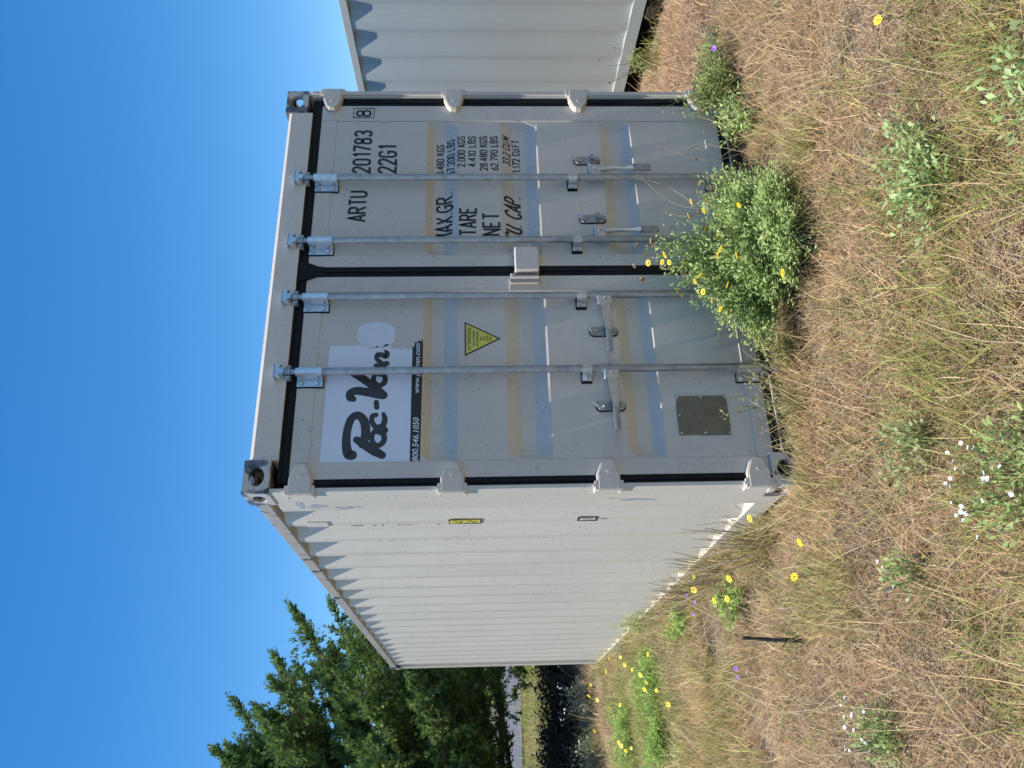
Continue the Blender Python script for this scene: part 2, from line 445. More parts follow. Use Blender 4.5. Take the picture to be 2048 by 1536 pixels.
PY = .024          # face of the door sheet
FY = .019          # face of the welded door frame
RIBS = [(1.780, 1.738, 1.675, 1.602), (1.362, 1.292, 1.222, 1.148), (.787, .727, .662, .604)]
RD = .036
def rib_depth(x, z, x0, x1):
    d = 0
    for a, b_, c, e in RIBS:
        if e < z < a:
            d = RD*min((a-z)/(a-b_), 1, (z-e)/(c-e))
    d *= max(0, min((x-x0)/.035, (x1-x)/.035, 1))
    return d
DOORS = [('L', .066, 1.176, .146, 1.083), ('R', 1.236, 2.352, 1.306, 2.240)]
def sheet_y(x, z):
    for nm, xa, xb, r0, r1 in DOORS:
        if r0 <= x <= r1: return PY+rib_depth(x, z, r0+.004, r1-.004)
        if xa <= x <= xb: return FY
    return PY
def make_door(nm, xa, xb, r0, r1):
    root = bpy.data.objects.new('door', None); link(root, c1)
    zb, zt = .092, 2.388
    # pressed sheet with three horizontal ribs
    xs = [r0, r0+.004, r0+.039]+list(np.linspace(r0+.2, r1-.2, 4))+[r1-.039, r1-.004, r1]
    zs = [.17]
    for a, b_, c, e in reversed(RIBS): zs += [e, e+.004, c-.004, c+.004, b_-.004, b_+.004, a-.004, a]
    zs += [2.30]
    vs = [(x, PY+rib_depth(x, z, r0+.004, r1-.004), z) for x in xs for z in zs]; k = len(zs)
    fs = [(i_*k+j, (i_+1)*k+j, (i_+1)*k+j+1, i_*k+j+1) for i_ in range(len(xs)-1) for j in range(k-1)]
    obj('door_sheet', vs, fs, M['cream'], root)
    # welded frame
    f = MB()
    f.bbox(xa, r0, FY, FY+.045, zb, zt, .003); f.bbox(r1, xb, FY, FY+.045, zb, zt, .003)
    f.bbox(r0, r1, FY+.0005, FY+.045, zb, .172, .003); f.bbox(r0, r1, FY+.0005, FY+.045, 2.298, zt, .003)
    f.build('door_frame', M['cream'], root, True)
    wl = MB()
    for x in (r0, r1):
        pts = [(x+random.uniform(-.001, .001), FY+.003, z) for z in np.linspace(.172, 2.298, 60)]
        wl.tube(pts, [random.uniform(.0028, .0045) for _ in pts], 6)
    wl.tube([(x, FY+.004, .172) for x in np.linspace(r0, r1, 30)], .004, 6)
    wl.build('weld_bead', M['cream'], root, True)
    return root
DL = make_door(*DOORS[0]); DR = make_door(*DOORS[1])
DL['label'] = 'left door with triangular yellow notice and torn white sticker'; DR['label'] = 'right door with stencilled weights and container number'

# rubber gaskets with a lip
def gasket(parent, x0, x1, z0, z1, horiz):
    g_ = MB(); g_.bbox(x0, x1, .017, .068, z0, z1, .006)
    if horiz: g_.tube([(x0, .015, z1-.014), (x1, .015, z1-.014)], .006, 8); g_.tube([(x0, .017, z0+.008), (x1, .017, z0+.008)], .005, 8)
    else: g_.tube([((x0+x1)/2, .015, z0), ((x0+x1)/2, .015, z1)], .007, 8)
    return g_.build('door_gasket', M['rubber'], parent, True)
gasket(c1, .05, W-.05, 2.386, 2.440, True)
gasket(c1, .05, W-.05, .050, .094, True)
gasket(DL, .018, .068, .094, 2.386, False)
gasket(DR, 2.350, 2.406, .094, 2.386, False)
gasket(DR, 1.174, 1.238, .094, 2.386, False)
mb = MB(); mb.prism([(1.150, 2.392), (1.262, 2.392), (1.238, 2.335), (1.232, 2.30), (1.180, 2.30), (1.174, 2.335)], 1, .011, .03)
mb.bbox(1.150, 1.262, .008, .03, 2.388, 2.442, .004)
mb.build('gasket_corner', M['rubber'], DR)
# right post: stepped channel seen obliquely
mb = MB(); mb.bbox(2.406, 2.414, .004, .07, .13, 2.45, .002); mb.bbox(2.414, 2.440, -.008, .03, .13, 2.45, .003)
mb.build('post_channel', M['cream'], c1)

# hinges: leaf across the gasket with a knuckle block on the post
def hinge(parent, side, z, wide=True):
    mb = MB(); s_ = 1 if side == 'L' else -1
    fx = (lambda x: x) if side == 'L' else (lambda x: W-x)
    out = [(-.016, -.052), (.060, -.052), (.118, -.030), (.134, -.014), (.134, .014), (.118, .030), (.060, .052), (-.016, .052)]
    bm = bmesh.new()
    a = [bm.verts.new((fx(u), -.016, z+v)) for u, v in out]; b_ = [bm.verts.new((fx(u), FY, z+v*1.14)) for u, v in out]
    bm.faces.new(a); bm.faces.new(b_[::-1])
    for i_ in range(len(a)):
        j = (i_+1) % len(a); bm.faces.new((a[i_], b_[i_], b_[j], a[j]))
    bmesh.ops.bevel(bm, geom=[e for e in bm.edges if all(v.co.y < -.01 for v in e.verts)], offset=.005, segments=2, affect='EDGES')
    mb.bm(bm)
    mb.tube([(fx(.075), -.019, z), (fx(.075), -.012, z)], .010, 12)
    h_ = mb.build('hinge', M['cream'], parent, True)
    lug = MB()
    for q in (-1, 1): lug.bbox(*sorted((fx(-.014), fx(.03))), -.012, .06, z+q*.060-.008, z+q*.060+.008, .003)
    lug.tube([(fx(.006), -.004, z-.075), (fx(.006), -.004, z+.075)], .009, 10)
    lug.build('hinge_lug', M['cream'], parent, True)
for z in (2.328, 1.628, .900, .190):
    hinge(DL, 'L', z); hinge(DR, 'R', z)

# locking gear
BARX = [(.603, DL), (1.027, DL), (1.373, DR), (1.790, DR)]
BY = -.026
def lock_bar(x, parent):
    mb = MB(); mb.tube([(x, BY, .16), (x, BY, 2.27)], .0188, 16)
    bar = mb.build('locking_bar', M['galv'], parent, True)
    for top in (1, 0):
        zc = 2.476 if top else .030; s_ = 1 if top else -1
        nk = MB(); nk.tube([(x, BY, 2.26 if top else .17), (x, BY, zc-s_*.035)], .0145, 14)
        nk.tube([(x, BY, zc-s_*.062), (x, BY, zc-s_*.050)], .021, 14)
        nk.build('bar_end', M['galv'], parent, True)
        cm = MB()   # cam head: bow-tie claw engaging two keeper teeth
        cm.prism([(x-.034, zc-s_*.018), (x-.020, zc-s_*.004), (x-.010, zc-s_*.030), (x+.010, zc-s_*.030), (x+.020, zc-s_*.004), (x+.034, zc-s_*.018), (x+.032, zc+s_*.016), (x-.032, zc+s_*.016)], 1, BY-.014, BY+.012)
        cm.bbox(x-.036, x+.036, BY-.020, BY+.020, zc+s_*.012 if top else zc-.020, zc+.020 if top else zc+s_*.012, .003)
        cm.build('cam', M['zinc'], parent)
        kp = MB()
        for q in (-1, 1): kp.bbox(x+q*.028-.007, x+q*.028+.007, -.030, .014, zc-s_*.052-.012, zc-s_*.052+.012, .003)
        kp.bbox(x-.036, x+.036, -.006, .016, *sorted((zc-s_*.065, zc-s_*.02)), .004)
        kp.build('cam_keeper', M['galv'], parent, True)
        # end bracket: saddle plate folded over the bar with two rivets
        z0, z1 = (2.262, 2.388) if top else (.10, .215)
        br = MB(); th = .004
        prof = [(x+.045, FY-.003), (x+.020, FY-.003), (x+.020, BY), (x+.014, BY-.016), (x, BY-.021), (x-.014, BY-.016), (x-.022, BY), (x-.024, FY-.006), (x-.062, FY-.006)]
        inn = [(u+(0 if abs(u-x) > .03 else (x-u)*.18), v+th) for u, v in prof]
        br.prism(prof+inn[::-1], 2, z0, z1)
        br.build('bar_bracket', M['zinc'], parent)
        pad = MB(); pad.bbox(x-.068, x-.018, FY-.0015, FY+.001, z0-.005, z1+.005, .0008); pad.build('bracket_pad', M['rubber'], parent)
        for zz in (z0+.024, z1-.024): MB().tube([(x-.046, FY-.004, zz), (x-.046, FY-.013, zz), (x-.046, FY-.017, zz)], [.010, .010, .005], 10).build('rivet', M['zinc'], parent, True)
    # guide clip in the middle
    zm = .966; cl = MB(); th = .004
    prof = [(x+.040, FY-.004), (x+.030, FY-.010), (x+.023, BY), (x+.013, BY-.018), (x-.008, BY-.021), (x-.022, BY-.008), (x-.030, FY-.018), (x-.052, FY-.014)]
    cl.prism(prof+[(u, v+th) for u, v in prof[::-1]], 2, zm-.024, zm+.024)
    cl.build('guide_clip', M['zinc'], parent)
    pd = MB(); pd.bbox(x-.060, x+.030, FY-.004, PY+.001, zm-.028, zm+.028, .003); pd.build('clip_pad', M['rubber'], parent)
    rv = MB(); rv.tube([(x-.040, FY-.012, zm), (x-.040, FY-.024, zm), (x-.040, FY-.028, zm)], [.011, .011, .006], 12); rv.build('rivet', M['zinc'], parent, True)
    return bar
for x, d in BARX: lock_bar(x, d)

def handle(parent, x, z, mode, tail=1.0):
    """flat pressed handle on a hub plate welded to the bar"""
    if mode == 'down':
        hub = MB(); hub.bbox(x+.008, x+.082, BY-.012, BY+.010, z-.062, z+.006, .004)
        hub.tube([(x+.012, BY-.006, z+.004), (x+.084, BY-.006, z+.004)], .011, 10)
        hub.tube([(x+.052, BY-.012, z-.028), (x+.052, BY-.022, z-.028)], [.009, .006], 10)
        h_ = hub.build('handle_hub', M['zinc'], parent, True)
        pts = [(x+.048, BY-.010, z-.05), (x+.050, BY-.016, z-.12), (x+.046, BY-.020, z-.19), (x+.048, BY-.022, z-.235)]
        a = MB(); a.tube(pts, [.019, .014, .012, .017], 8); ob = a.build('handle', M['zinc'], parent, True)
        g_ = MB(); g_.bbox(x+.030, x+.066, BY-.034, BY-.012, z-.335, z-.228, .006)
        for q in range(9): g_.box(x+.034, x+.062, BY-.037, BY-.030, z-.325+q*.0105, z-.320+q*.0105)
        g_.build('handle_grip', M['galv'], parent, True)
    else:
        hub = MB(); hub.bbox(x-.060, x+.006, BY-.014, BY+.010, z-.034, z+.030, .004)
        hub.tube([(x-.062, BY-.006, z+.030), (x+.010, BY-.006, z+.030)], .011, 10)
        hub.tube([(x-.024, BY-.012, z), (x-.024, BY-.024, z)], [.010, .006], 10)
        hub.prism([(x+.004, z+.018), (x+.004, z+.062), (x-.004, z+.062), (x-.012, z+.018)], 1, BY-.012, BY+.004)
        hub.build('handle_hub', M['zinc'], parent, True)
        pts = [(x-.055, BY-.006, z+.002), (x-.11, BY-.014, z+.001), (x-.17, BY-.026, z+.002), (x-.23, BY-.036, z)]
        a = MB()
        for k_, (p, q) in enumerate(zip(pts[:-1], pts[1:])):
            hw = (.022, .019, .015, .014)
            a.prism([(p[0], p[1]-.007), (q[0], q[1]-.007), (q[0], q[1]+.004), (p[0], p[1]+.004)], 2, z-hw[k_], z+hw[k_]*.9)
        a.build('handle', M['zinc'], parent)
        g_ = MB(); g_.bbox(x-.345, x-.222, BY-.046, BY-.026, z-.014, z+.014, .006); g_.build('handle_grip', M['galv'], parent, True)
handle(DR, 1.790, .866, 'down'); handle(DR, 1.373, .862, 'down')
handle(DL, 1.027, .848, 'left'); handle(DL, .603, .846, 'left')
def hasp(parent, x, z):
    out = []
    for k_ in range(16):
        a = 2*math.pi*k_/16; out.append((x+.024*math.cos(a), z+(.046 if math.sin(a) >= 0 else -.046)+.024*math.sin(a)))
    pad = MB(); pad.prism([(x+(u-x)*1.16, z+(v-z)*1.07) for u, v in out], 1, PY-.006, PY+.001); pad.build('hasp_pad', M['rubber'], parent)
    h_ = MB(); h_.prism(out, 1, PY-.015, PY-.005)
    h_.bbox(x-.016, x+.020, PY-.045, PY-.014, z-.034, z-.018, .003)
    h_.tube([(x, PY-.014, z-.052), (x, PY-.021, z-.052)], [.012, .008], 12); h_.tube([(x, PY-.014, z+.03), (x, PY-.020, z+.03)], [.011, .007], 12)
    h_.build('hasp', M['galv'], parent, True)
    k_ = MB(); k_.tube([(x-.016, PY-.014, z+.046), (x-.014, PY-.034, z+.062), (x-.004, PY-.042, z+.078), (x+.012, PY-.044, z+.092)], [.008, .008, .007, .005], 8)
    k_.build('hasp_hook', M['zinc'], parent, True)
for p_, x, z in ((DR, 1.940, .874), (DR, 1.535, .868), (DL, .834, .860), (DL, .418, .856)): hasp(p_, x, z)

# padlock housing: pressed steel shroud on the right door, matching bracket on the left door
bm = MB(); bm.bbox(1.160, 1.308, -.062, .028, 1.180, 1.306, .008, 3); bm.build('lock_box', M['cream'], DR, True)
bm = MB(); bm.bbox(1.296, 1.360, .016, .030, 1.168, 1.316, .004); bm.build('lock_box_plate', M['cream'], DR, True)
bm = MB(); bm.bbox(1.122, 1.134, -.050, .028, 1.180, 1.330, .004); bm.bbox(1.134, 1.152, -.045, .028, 1.312, 1.330, .004)
bm.bbox(1.134, 1.150, -.030, .028, 1.186, 1.30, .003); bm.bbox(1.082, 1.122, .016, .032, 1.170, 1.336, .004)
bm.build('lock_bracket', M['cream'], DL, True)
bm = MB(); bm.tube([(1.335, .02, 1.215), (1.345, -.010, 1.222), (1.350, -.012, 1.232)], .005, 8); bm.build('lock_pin', M['white_ink'], DR, True)

# data plate with rivets
bm = MB(); bm.bbox(.262, .468, FY-.0025, PY+.002, .282, .534, .0015); pl = bm.build('data_plate', M['plate'], DL)
for x, z in ((.27, .29), (.46, .29), (.27, .526), (.46, .526), (.365, .29), (.365, .526), (.27, .408), (.46, .408)): MB().tube([(x, FY-.001, z), (x, FY-.006, z), (x, FY-.008, z)], [.006, .006, .003], 8).build('rivet', M['zinc'], DL, True)

# ---------------------------------------------------------------- lettering
O8 = [(.25, .53), (.08, .6), (.02, .77), (.08, .93), (.25, 1), (.42, .93), (.48, .77), (.42, .6), (.25, .53), (.06, .45), (0, .25), (.06, .06), (.25, 0), (.44, .06), (.5, .25), (.44, .45), (.25, .53)]
O0 = [(0, .2), (0, .8), (.07, .94), (.25, 1), (.43, .94), (.5, .8), (.5, .2), (.43, .06), (.25, 0), (.07, .06), (0, .2)]
O6 = [(.42, 1), (.1, .55), (0, .3), (.06, .08), (.25, 0), (.44, .08), (.5, .3), (.44, .5), (.25, .58), (.08, .5)]
G = {'0': [O0], '1': [[(.10, .82), (.28, 1), (.28, 0)]], '2': [[(0, .76), (.06, .93), (.25, 1), (.44, .93), (.5, .75), (.43, .56), (0, 0), (.52, 0)]],
     '3': [[(0, .85), (.10, .96), (.25, 1), (.44, .93), (.49, .76), (.42, .58), (.2, .53)], [(.2, .53), (.44, .46), (.5, .27), (.44, .07), (.25, 0), (.09, .05), (0, .17)]],
     '4': [[(.38, 0), (.38, 1), (0, .27), (.52, .27)]], '6': [O6], '7': [[(0, 1), (.5, 1), (.17, 0)]], '8': [O8], '9': [[(.5-x, 1-y) for x, y in O6]],
     'A': [[(0, 0), (.27, 1), (.54, 0)], [(.09, .3), (.45, .3)]], 'B': [[(0, 0), (0, 1), (.3, 1), (.45, .9), (.45, .63), (.3, .53), (0, .53)], [(.3, .53), (.5, .42), (.5, .1), (.32, 0), (0, 0)]],
     'C': [[(.5, .78), (.43, .94), (.25, 1), (.07, .94), (0, .78), (0, .22), (.07, .06), (.25, 0), (.43, .06), (.5, .22)]],
     'E': [[(.45, 1), (0, 1), (0, 0), (.45, 0)], [(0, .52), (.38, .52)]], 'F': [[(.45, 1), (0, 1), (0, 0)], [(0, .52), (.38, .52)]],
     'G': [[(.5, .78), (.43, .94), (.25, 1), (.07, .94), (0, .78), (0, .22), (.07, .06), (.25, 0), (.43, .06), (.5, .22), (.5, .46), (.28, .46)]],
     'K': [[(0, 0), (0, 1)], [(.48, 1), (0, .42)], [(.17, .62), (.52, 0)]], 'L': [[(0, 1), (0, 0), (.44, 0)]], 'M': [[(0, 0), (0, 1), (.32, .3), (.64, 1), (.64, 0)]],
     'N': [[(0, 0), (0, 1), (.5, 0), (.5, 1)]], 'P': [[(0, 0), (0, 1), (.3, 1), (.48, .9), (.48, .58), (.3, .48), (0, .48)]],
     'R': [[(0, 0), (0, 1), (.3, 1), (.48, .9), (.48, .6), (.3, .5), (0, .5)], [(.26, .5), (.52, 0)]],
     'S': [[(.48, .8), (.42, .94), (.25, 1), (.07, .94), (.01, .77), (.08, .6), (.42, .43), (.5, .25), (.43, .06), (.25, 0), (.07, .06), (0, .22)]],
     'T': [[(0, 1), (.52, 1)], [(.26, 1), (.26, 0)]], 'U': [[(0, 1), (0, .22), (.07, .06), (.25, 0), (.43, .06), (.5, .22), (.5, 1)]],
     'X': [[(0, 0), (.5, 1)], [(0, 1), (.5, 0)]], '.': [[(.03, 0), (.03, .07)]], ',': [[(.04, .06), (.0, -.06)]], ' ': []}
def ribbon(vs, fs, pts, hw, f3, eps, cap=True):
    """flat band along pts (2D) with half widths hw, mapped by f3(x,z,eps)"""
    pts = [np.array(p, float) for p in pts]
    if not hasattr(hw, '__len__'): hw = [hw]*len(pts)
    nrm = []
    for i_ in range(len(pts)):
        a = pts[max(i_-1, 0)]; b_ = pts[min(i_+1, len(pts)-1)]; d = b_-a; d /= (np.hypot(*d)+1e-9)
        if 0 < i_ < len(pts)-1:
            d1 = pts[i_]-a; d1 /= np.hypot(*d1)+1e-9; d2_ = b_-pts[i_]; d2_ /= np.hypot(*d2_)+1e-9
            c_ = max(.45, abs(d1@d)); nrm.append(np.array([-d[1], d[0]])/c_)
        else: nrm.append(np.array([-d[1], d[0]]))
    k0 = len(vs)
    for p, q, h_ in zip(pts, nrm, hw):
        vs.append(f3(*(p+q*h_), eps)); vs.append(f3(*(p-q*h_), eps))
    for i_ in range(len(pts)-1): a = k0+2*i_; fs.append((a, a+1, a+3, a+2))
    if cap:
        for e, j in ((0, 1), (len(pts)-1, len(pts)-2)):
            d = pts[e]-pts[j]; d /= np.hypot(*d)+1e-9; q = np.array([-d[1], d[0]]); b0 = len(vs)
            arc = [pts[e]+hw[e]*(math.cos(t)*q+math.sin(t)*d) for t in np.linspace(0, math.pi, 8)]
            for p in arc: vs.append(f3(*p, eps))
            fs.append(tuple(range(b0, b0+8)))
def dens(pts, step):
    o_ = [pts[0]]
    for a, b_ in zip(pts[:-1], pts[1:]):
        k_ = max(1, int(math.hypot(b_[0]-a[0], b_[1]-a[1])/step))
        o_ += [(a[0]+(b_[0]-a[0])*t/k_, a[1]+(b_[1]-a[1])*t/k_) for t in range(1, k_+1)]
    return o_
def door3(x, z, eps): return (x, sheet_y(x, z)-eps, z)
def stencil(parent, text, x, z, h, width=None, stroke=.15, slant=0, f3=door3, name='lettering', mat=None, right=None, gap=.22, aspect=.72):
    adv = []; cx = 0
    for ch in text:
        wch = .28 if ch in ' ' else .1 if ch in '.,' else .34 if ch == '1' else .64 if ch == 'M' else .52
        adv.append(cx); cx += wch+gap
    tot = cx-gap
    sx = (width/tot) if width else h*aspect
    if right is not None: x = right-tot*sx
    vs, fs = [], []; e = .0012
    for ch, a in zip(text, adv):
        for ln in G[ch]:
            p = [(x+(a+u)*sx+v*h*slant, z+v*h) for u, v in ln]
            ribbon(vs, fs, dens(p, .006), h*stroke*.5, f3, e, cap=False); e += .00003
    return obj(name, vs, fs, mat or M['ink'], parent)
stencil(DR, 'ARTU', 1.534, 2.104, .090, .200)
stencil(DR, '201783', 1.866, 2.096, .093, .300)
stencil(DR, '22G1', 1.866, 1.952, .095, .192)
stencil(DR, '8', 2.273, 2.108, .080, .044, stroke=.15)
vs, fs = [], []
ribbon(vs, fs, [(2.262, 2.088), (2.332, 2.088), (2.332, 2.206), (2.262, 2.206), (2.262, 2.088)], .0022, door3, .0011, False)
obj('digit_frame', vs, fs, M['ink'], DR)
for t, x, z, wd, sl in (('MAX.GR.', 1.388, 1.634, .330, 0), ('TARE', 1.424, 1.505, .182, 0), ('NET', 1.424, 1.379, .142, 0), ('CU. CAP.', 1.392, 1.256, .300, .22)):
    stencil(DR, t, x+.016+(.014 if len(t) > 5 else 0), z, .086, wd*(.97 if len(t) > 5 else 1), slant=sl, stroke=.15)
for t, rr, z, wd, sl in (('30,480 KGS', 2.072, 1.684, .268, 0), ('67,200 LBS', 2.094, 1.624, .275, 0), ('2,000 KGS', 2.104, 1.564, .240, 0), ('4,410 LBS', 2.104, 1.503, .240, 0),
                         ('28,480 KGS', 2.104, 1.438, .268, 0), ('62,790 LBS', 2.104, 1.377, .268, 0), ('33.2 CU.M', 2.112, 1.307, .222, .2), ('1,172 CU.FT', 2.106, 1.252, .258, 0)):
    stencil(DR, t, rr+.021-wd*.91, z, .040, wd*.91, stroke=.17, slant=sl)

def flat_poly(name, pts, parent, mat, eps, f3=door3, step=.01):
    """filled outline draped on the door, cut into cells so it follows the ribs"""
    bm = bmesh.new(); vv = [bm.verts.new((x, 0, z)) for x, z in pts]; bm.faces.new(vv)
    zs_ = sorted({z for r in RIBS for z in r})
    for z in zs_+list(np.arange(min(p[1] for p in pts)+.003, max(p[1] for p in pts), .02)):
        bmesh.ops.bisect_plane(bm, geom=bm.verts[:]+bm.edges[:]+bm.faces[:], plane_co=(0, 0, z), plane_no=(0, 0, 1))
    bmesh.ops.triangulate(bm, faces=bm.faces[:])
    for v in bm.verts: v.co = f3(v.co.x, v.co.z, eps)
    me = bpy.data.meshes.new(name); bm.to_mesh(me); bm.free(); me.materials.append(mat)
    return link(bpy.data.objects.new(name, me), parent)
def sheet3(x, z, eps): return (x, PY+rib_depth(x, z, .150, 1.079)-eps, z) if x > .149 else (.149, PY-eps, z)
# torn company sticker
flat_poly('sticker', [(.149, 1.830), (.755, 1.832), (.744, 1.852), (.760, 1.872), (.742, 1.886), (.755, 1.905), (.748, 1.925), (.770, 1.940), (.778, 1.958), (.770, 1.975), (.752, 1.982), (.768, 2.010), (.750, 2.030), (.766, 2.060), (.776, 2.085), (.772, 2.110), (.772, 2.244), (.149, 2.250)], DL, M['sticker'], .0012, f3=sheet3)
flat_poly('sticker_band', [(.149, 1.782), (.780, 1.778), (.806, 1.782), (.790, 1.790), (.800, 1.800), (.784, 1.806), (.790, 1.818), (.760, 1.822), (.765, 1.8305), (.149, 1.8295)], DL, M['ink'], .0014, f3=sheet3)
flat_poly('old_round_sticker', [(.832+.073*math.copysign(abs(math.cos(a))**.8, math.cos(a)), 2.014+.096*math.copysign(abs(math.sin(a))**.8, math.sin(a))) for a in np.linspace(0, 2*math.pi, 40, endpoint=False)], DL, M['old_sticker'], .0012)
ZX = lambda zx, zy: (.143+(1415-zy)/(1415-580)*.617+(1200-zx)*.00001, 2.247-(zx-660)/(1310-660)*.418-(1415-zy)/835*(.0) + (1415-zy)/835*.040*((1)))
def crom(pts, k_=8):
    P = [np.array(p, float) for p in pts]; P = [2*P[0]-P[1]]+P+[2*P[-1]-P[-2]]; o_ = []
    for i_ in range(1, len(P)-2):
        for t in np.linspace(0, 1, k_, endpoint=False):
            o_.append(.5*((2*P[i_])+(P[i_+1]-P[i_-1])*t+(2*P[i_-1]-5*P[i_]+4*P[i_+1]-P[i_+2])*t*t+(3*P[i_]-P[i_-1]-3*P[i_+1]+P[i_+2])*t**3))
    return o_+[P[-2]]
LOGO = [([(890, 1362), (862, 1352), (850, 1290), (856, 1200), (885, 1115), (935, 1084), (980, 1120), (994, 1190), (985, 1250), (962, 1290)], (28, 27, 25, 23, 22, 23, 25, 26, 25, 20)),
        ([(925, 1255), (985, 1290), (1050, 1330), (1110, 1362)], (20, 26, 28, 22)),
        ([(1062, 1192), (1040, 1225), (1042, 1270), (1075, 1296), (1118, 1275), (1128, 1232), (1095, 1195), (1062, 1192)], (13, 14, 15, 15, 16, 16, 14, 13)),
        ([(1062, 1196), (1115, 1206), (1138, 1190), (1120, 1160)], (14, 17, 16, 13)),
        ([(1072, 1082), (1046, 1090), (1042, 1130), (1070, 1166), (1118, 1158), (1138, 1112), (1128, 1075)], (14, 14, 15, 16, 17, 16, 12)),
        ([(1080, 1028), (1078, 990)], (15, 15)),
        ([(905, 968), (882, 958), (885, 925), (935, 908), (1010, 918), (1075, 930), (1130, 940)], (18, 22, 24, 25, 26, 27, 26)),
        ([(1130, 940), (1075, 890), (1010, 840), (950, 800), (898, 772)], (26, 25, 24, 24, 22)),
        ([(1085, 778), (1062, 810), (1068, 850), (1105, 868), (1142, 848), (1148, 808), (1118, 778), (1085, 778)], (13, 14, 15, 15, 16, 15, 14, 13)),
        ([(1085, 782), (1135, 786), (1160, 765), (1150, 735)], (14, 17, 15, 12)),
        ([(1082, 722), (1165, 705)], (15, 17)), ([(1130, 705), (1092, 672), (1096, 640), (1130, 640), (1160, 652), (1172, 628), (1160, 612)], (13, 14, 15, 16, 16, 14, 10))]
vs, fs = [], []; e = .0016
for pts, hw in LOGO:
    q = crom(pts); hwq = np.interp(np.linspace(0, len(hw)-1, len(q)), range(len(hw)), hw)
    ribbon(vs, fs, [ZX(*p) for p in q], [h_*.00086 for h_ in hwq], lambda x, z, ep: (x, PY-ep, z), e); e += .00004
obj('logo_lettering', vs, fs, M['logo_ink'], DL)

def font_text(name, body, x, z, size, mat, parent, eps, width=None, shear=0, bold=0.0, center=False, f3=door3):
    cu = bpy.data.curves.new('tmp', 'FONT'); cu.body = body; cu.size = 1; cu.shear = shear; cu.offset = bold; cu.resolution_u = 3
    if center: cu.align_x = 'CENTER'
    to = bpy.data.objects.new('tmp', cu); me = bpy.data.meshes.new_from_object(to)
    bpy.data.objects.remove(to); bpy.data.curves.remove(cu)
    co_ = np.array([v.co[:] for v in me.vertices]); wd = np.ptp(co_[:, 0]); sx = size if not width else width/wd
    if not center: co_[:, 0] -= co_[:, 0].min()
    for v, c_ in zip(me.vertices, co_): v.co = f3(x+c_[0]*sx, z+c_[1]*size, eps)
    me.name = name; me.materials.clear(); me.materials.append(mat)
    return link(bpy.data.objects.new(name, me), parent)
font_text('phone_lettering', '800.546.1050', .150, 1.791, .040, M['white_ink'], DL, .0022, .225, .25, .012)
font_text('web_lettering', 'www.pacvan.com', .505, 1.793, .038, M['white_ink'], DL, .0022, .275, .22, .010)
# warning triangle
flat_poly('warning_triangle', [(.705, 1.569), (.902, 1.569), (.803, 1.386)], DL, M['ink'], .0012)
flat_poly('triangle_face', [(.717, 1.562), (.890, 1.562), (.803, 1.401)], DL, M['yellow'], .0018)
for t, zz, wd, sz in (('ATTENTION', 1.536, .128, .026), ('THIS CONTAINER', 1.518, .092, .015), ('MUST BE REPAIRED', 1.500, .082, .015), ('ONLY', 1.482, .026, .014), ('WITH', 1.466, .026, .014), ('CORTEN', 1.450, .036, .014), ('STEEL', 1.434, .026, .014)):
    font_text('notice_lettering', t, .803, zz, sz, M['ink'], DL, .0026, wd, 0, .008, True)
# side wall: vent hood, yellow height label and small marks in the first corrugation
bm = MB(); bm.bbox(.004, .04, .520, .60, 2.285, 2.40, .006); bm.build('vent_hood', M['cream_side'], c1, True)
MB().box(.0075, .0105, .520, .592, 1.495, 1.666).build('height_label', M['yellow'], c1)
side3 = lambda u, z, eps: (.0095-eps, u, z)
vs, fs = [], []
ribbon(vs, fs, [(.523, 1.497), (.590, 1.497), (.590, 1.664), (.523, 1.664), (.523, 1.497)], .004, side3, .0026, False)
ribbon(vs, fs, [(.54, 1.52), (.572, 1.535), (.54, 1.555), (.572, 1.575)], .003, side3, .0027, False)
ribbon(vs, fs, [(.54, 1.60), (.575, 1.60), (.54, 1.64)], .003, side3, .0027, False)
ribbon(vs, fs, [(.524, .890), (.585, .890), (.585, .986), (.524, .986), (.524, .890)], .006, side3, .0006, False)
ribbon(vs, fs, [(.553, .91), (.553, .965)], .004, side3, .0006, False)
ribbon(vs, fs, [(.562, .835), (.545, .85), (.545, .88)], .003, side3, .0006, False)
obj('side_marking', vs, fs, M['ink'], c1)
in3 = lambda u, z, eps: (.052-eps, u, z)
def vert_text(text, y, z0, h):
    for k_, ch in enumerate(text):
        if ch != ' ': stencil(c1, ch, y, z0-k_*h*1.55, h, h*.6, f3=in3, name='side_lettering')
vert_text('ARTU', .730, 2.12, .085); vert_text('201783 8', 1.055, 2.0, .085)
# scuffs and touch-up patches on the front post
def blob(name, cy, cz, ry_, rz_, seed):
    r = random.Random(seed); ph = [r.uniform(0, 6.28) for _ in range(3)]
    pts = [(cy+ry_*math.cos(a)*(1+.25*math.sin(3*a+ph[0])+.12*math.sin(7*a+ph[1])), cz+rz_*math.sin(a)*(1+.2*math.sin(2*a+ph[2]))) for a in np.linspace(0, 6.283, 28, endpoint=False)]
    obj(name, [(-.0006, y, z) for y, z in pts], [tuple(range(len(pts)))], M['smudge'], c1)
for k_, a in enumerate([(.20, .735, .016, .10), (.17, .86, .008, .02), (.22, 2.28, .03, .05), (.19, 2.36, .05, .02), (.25, 2.16, .02, .05), (.24, 2.10, .012, .03)]): blob('paint_scuff', *a, k_)

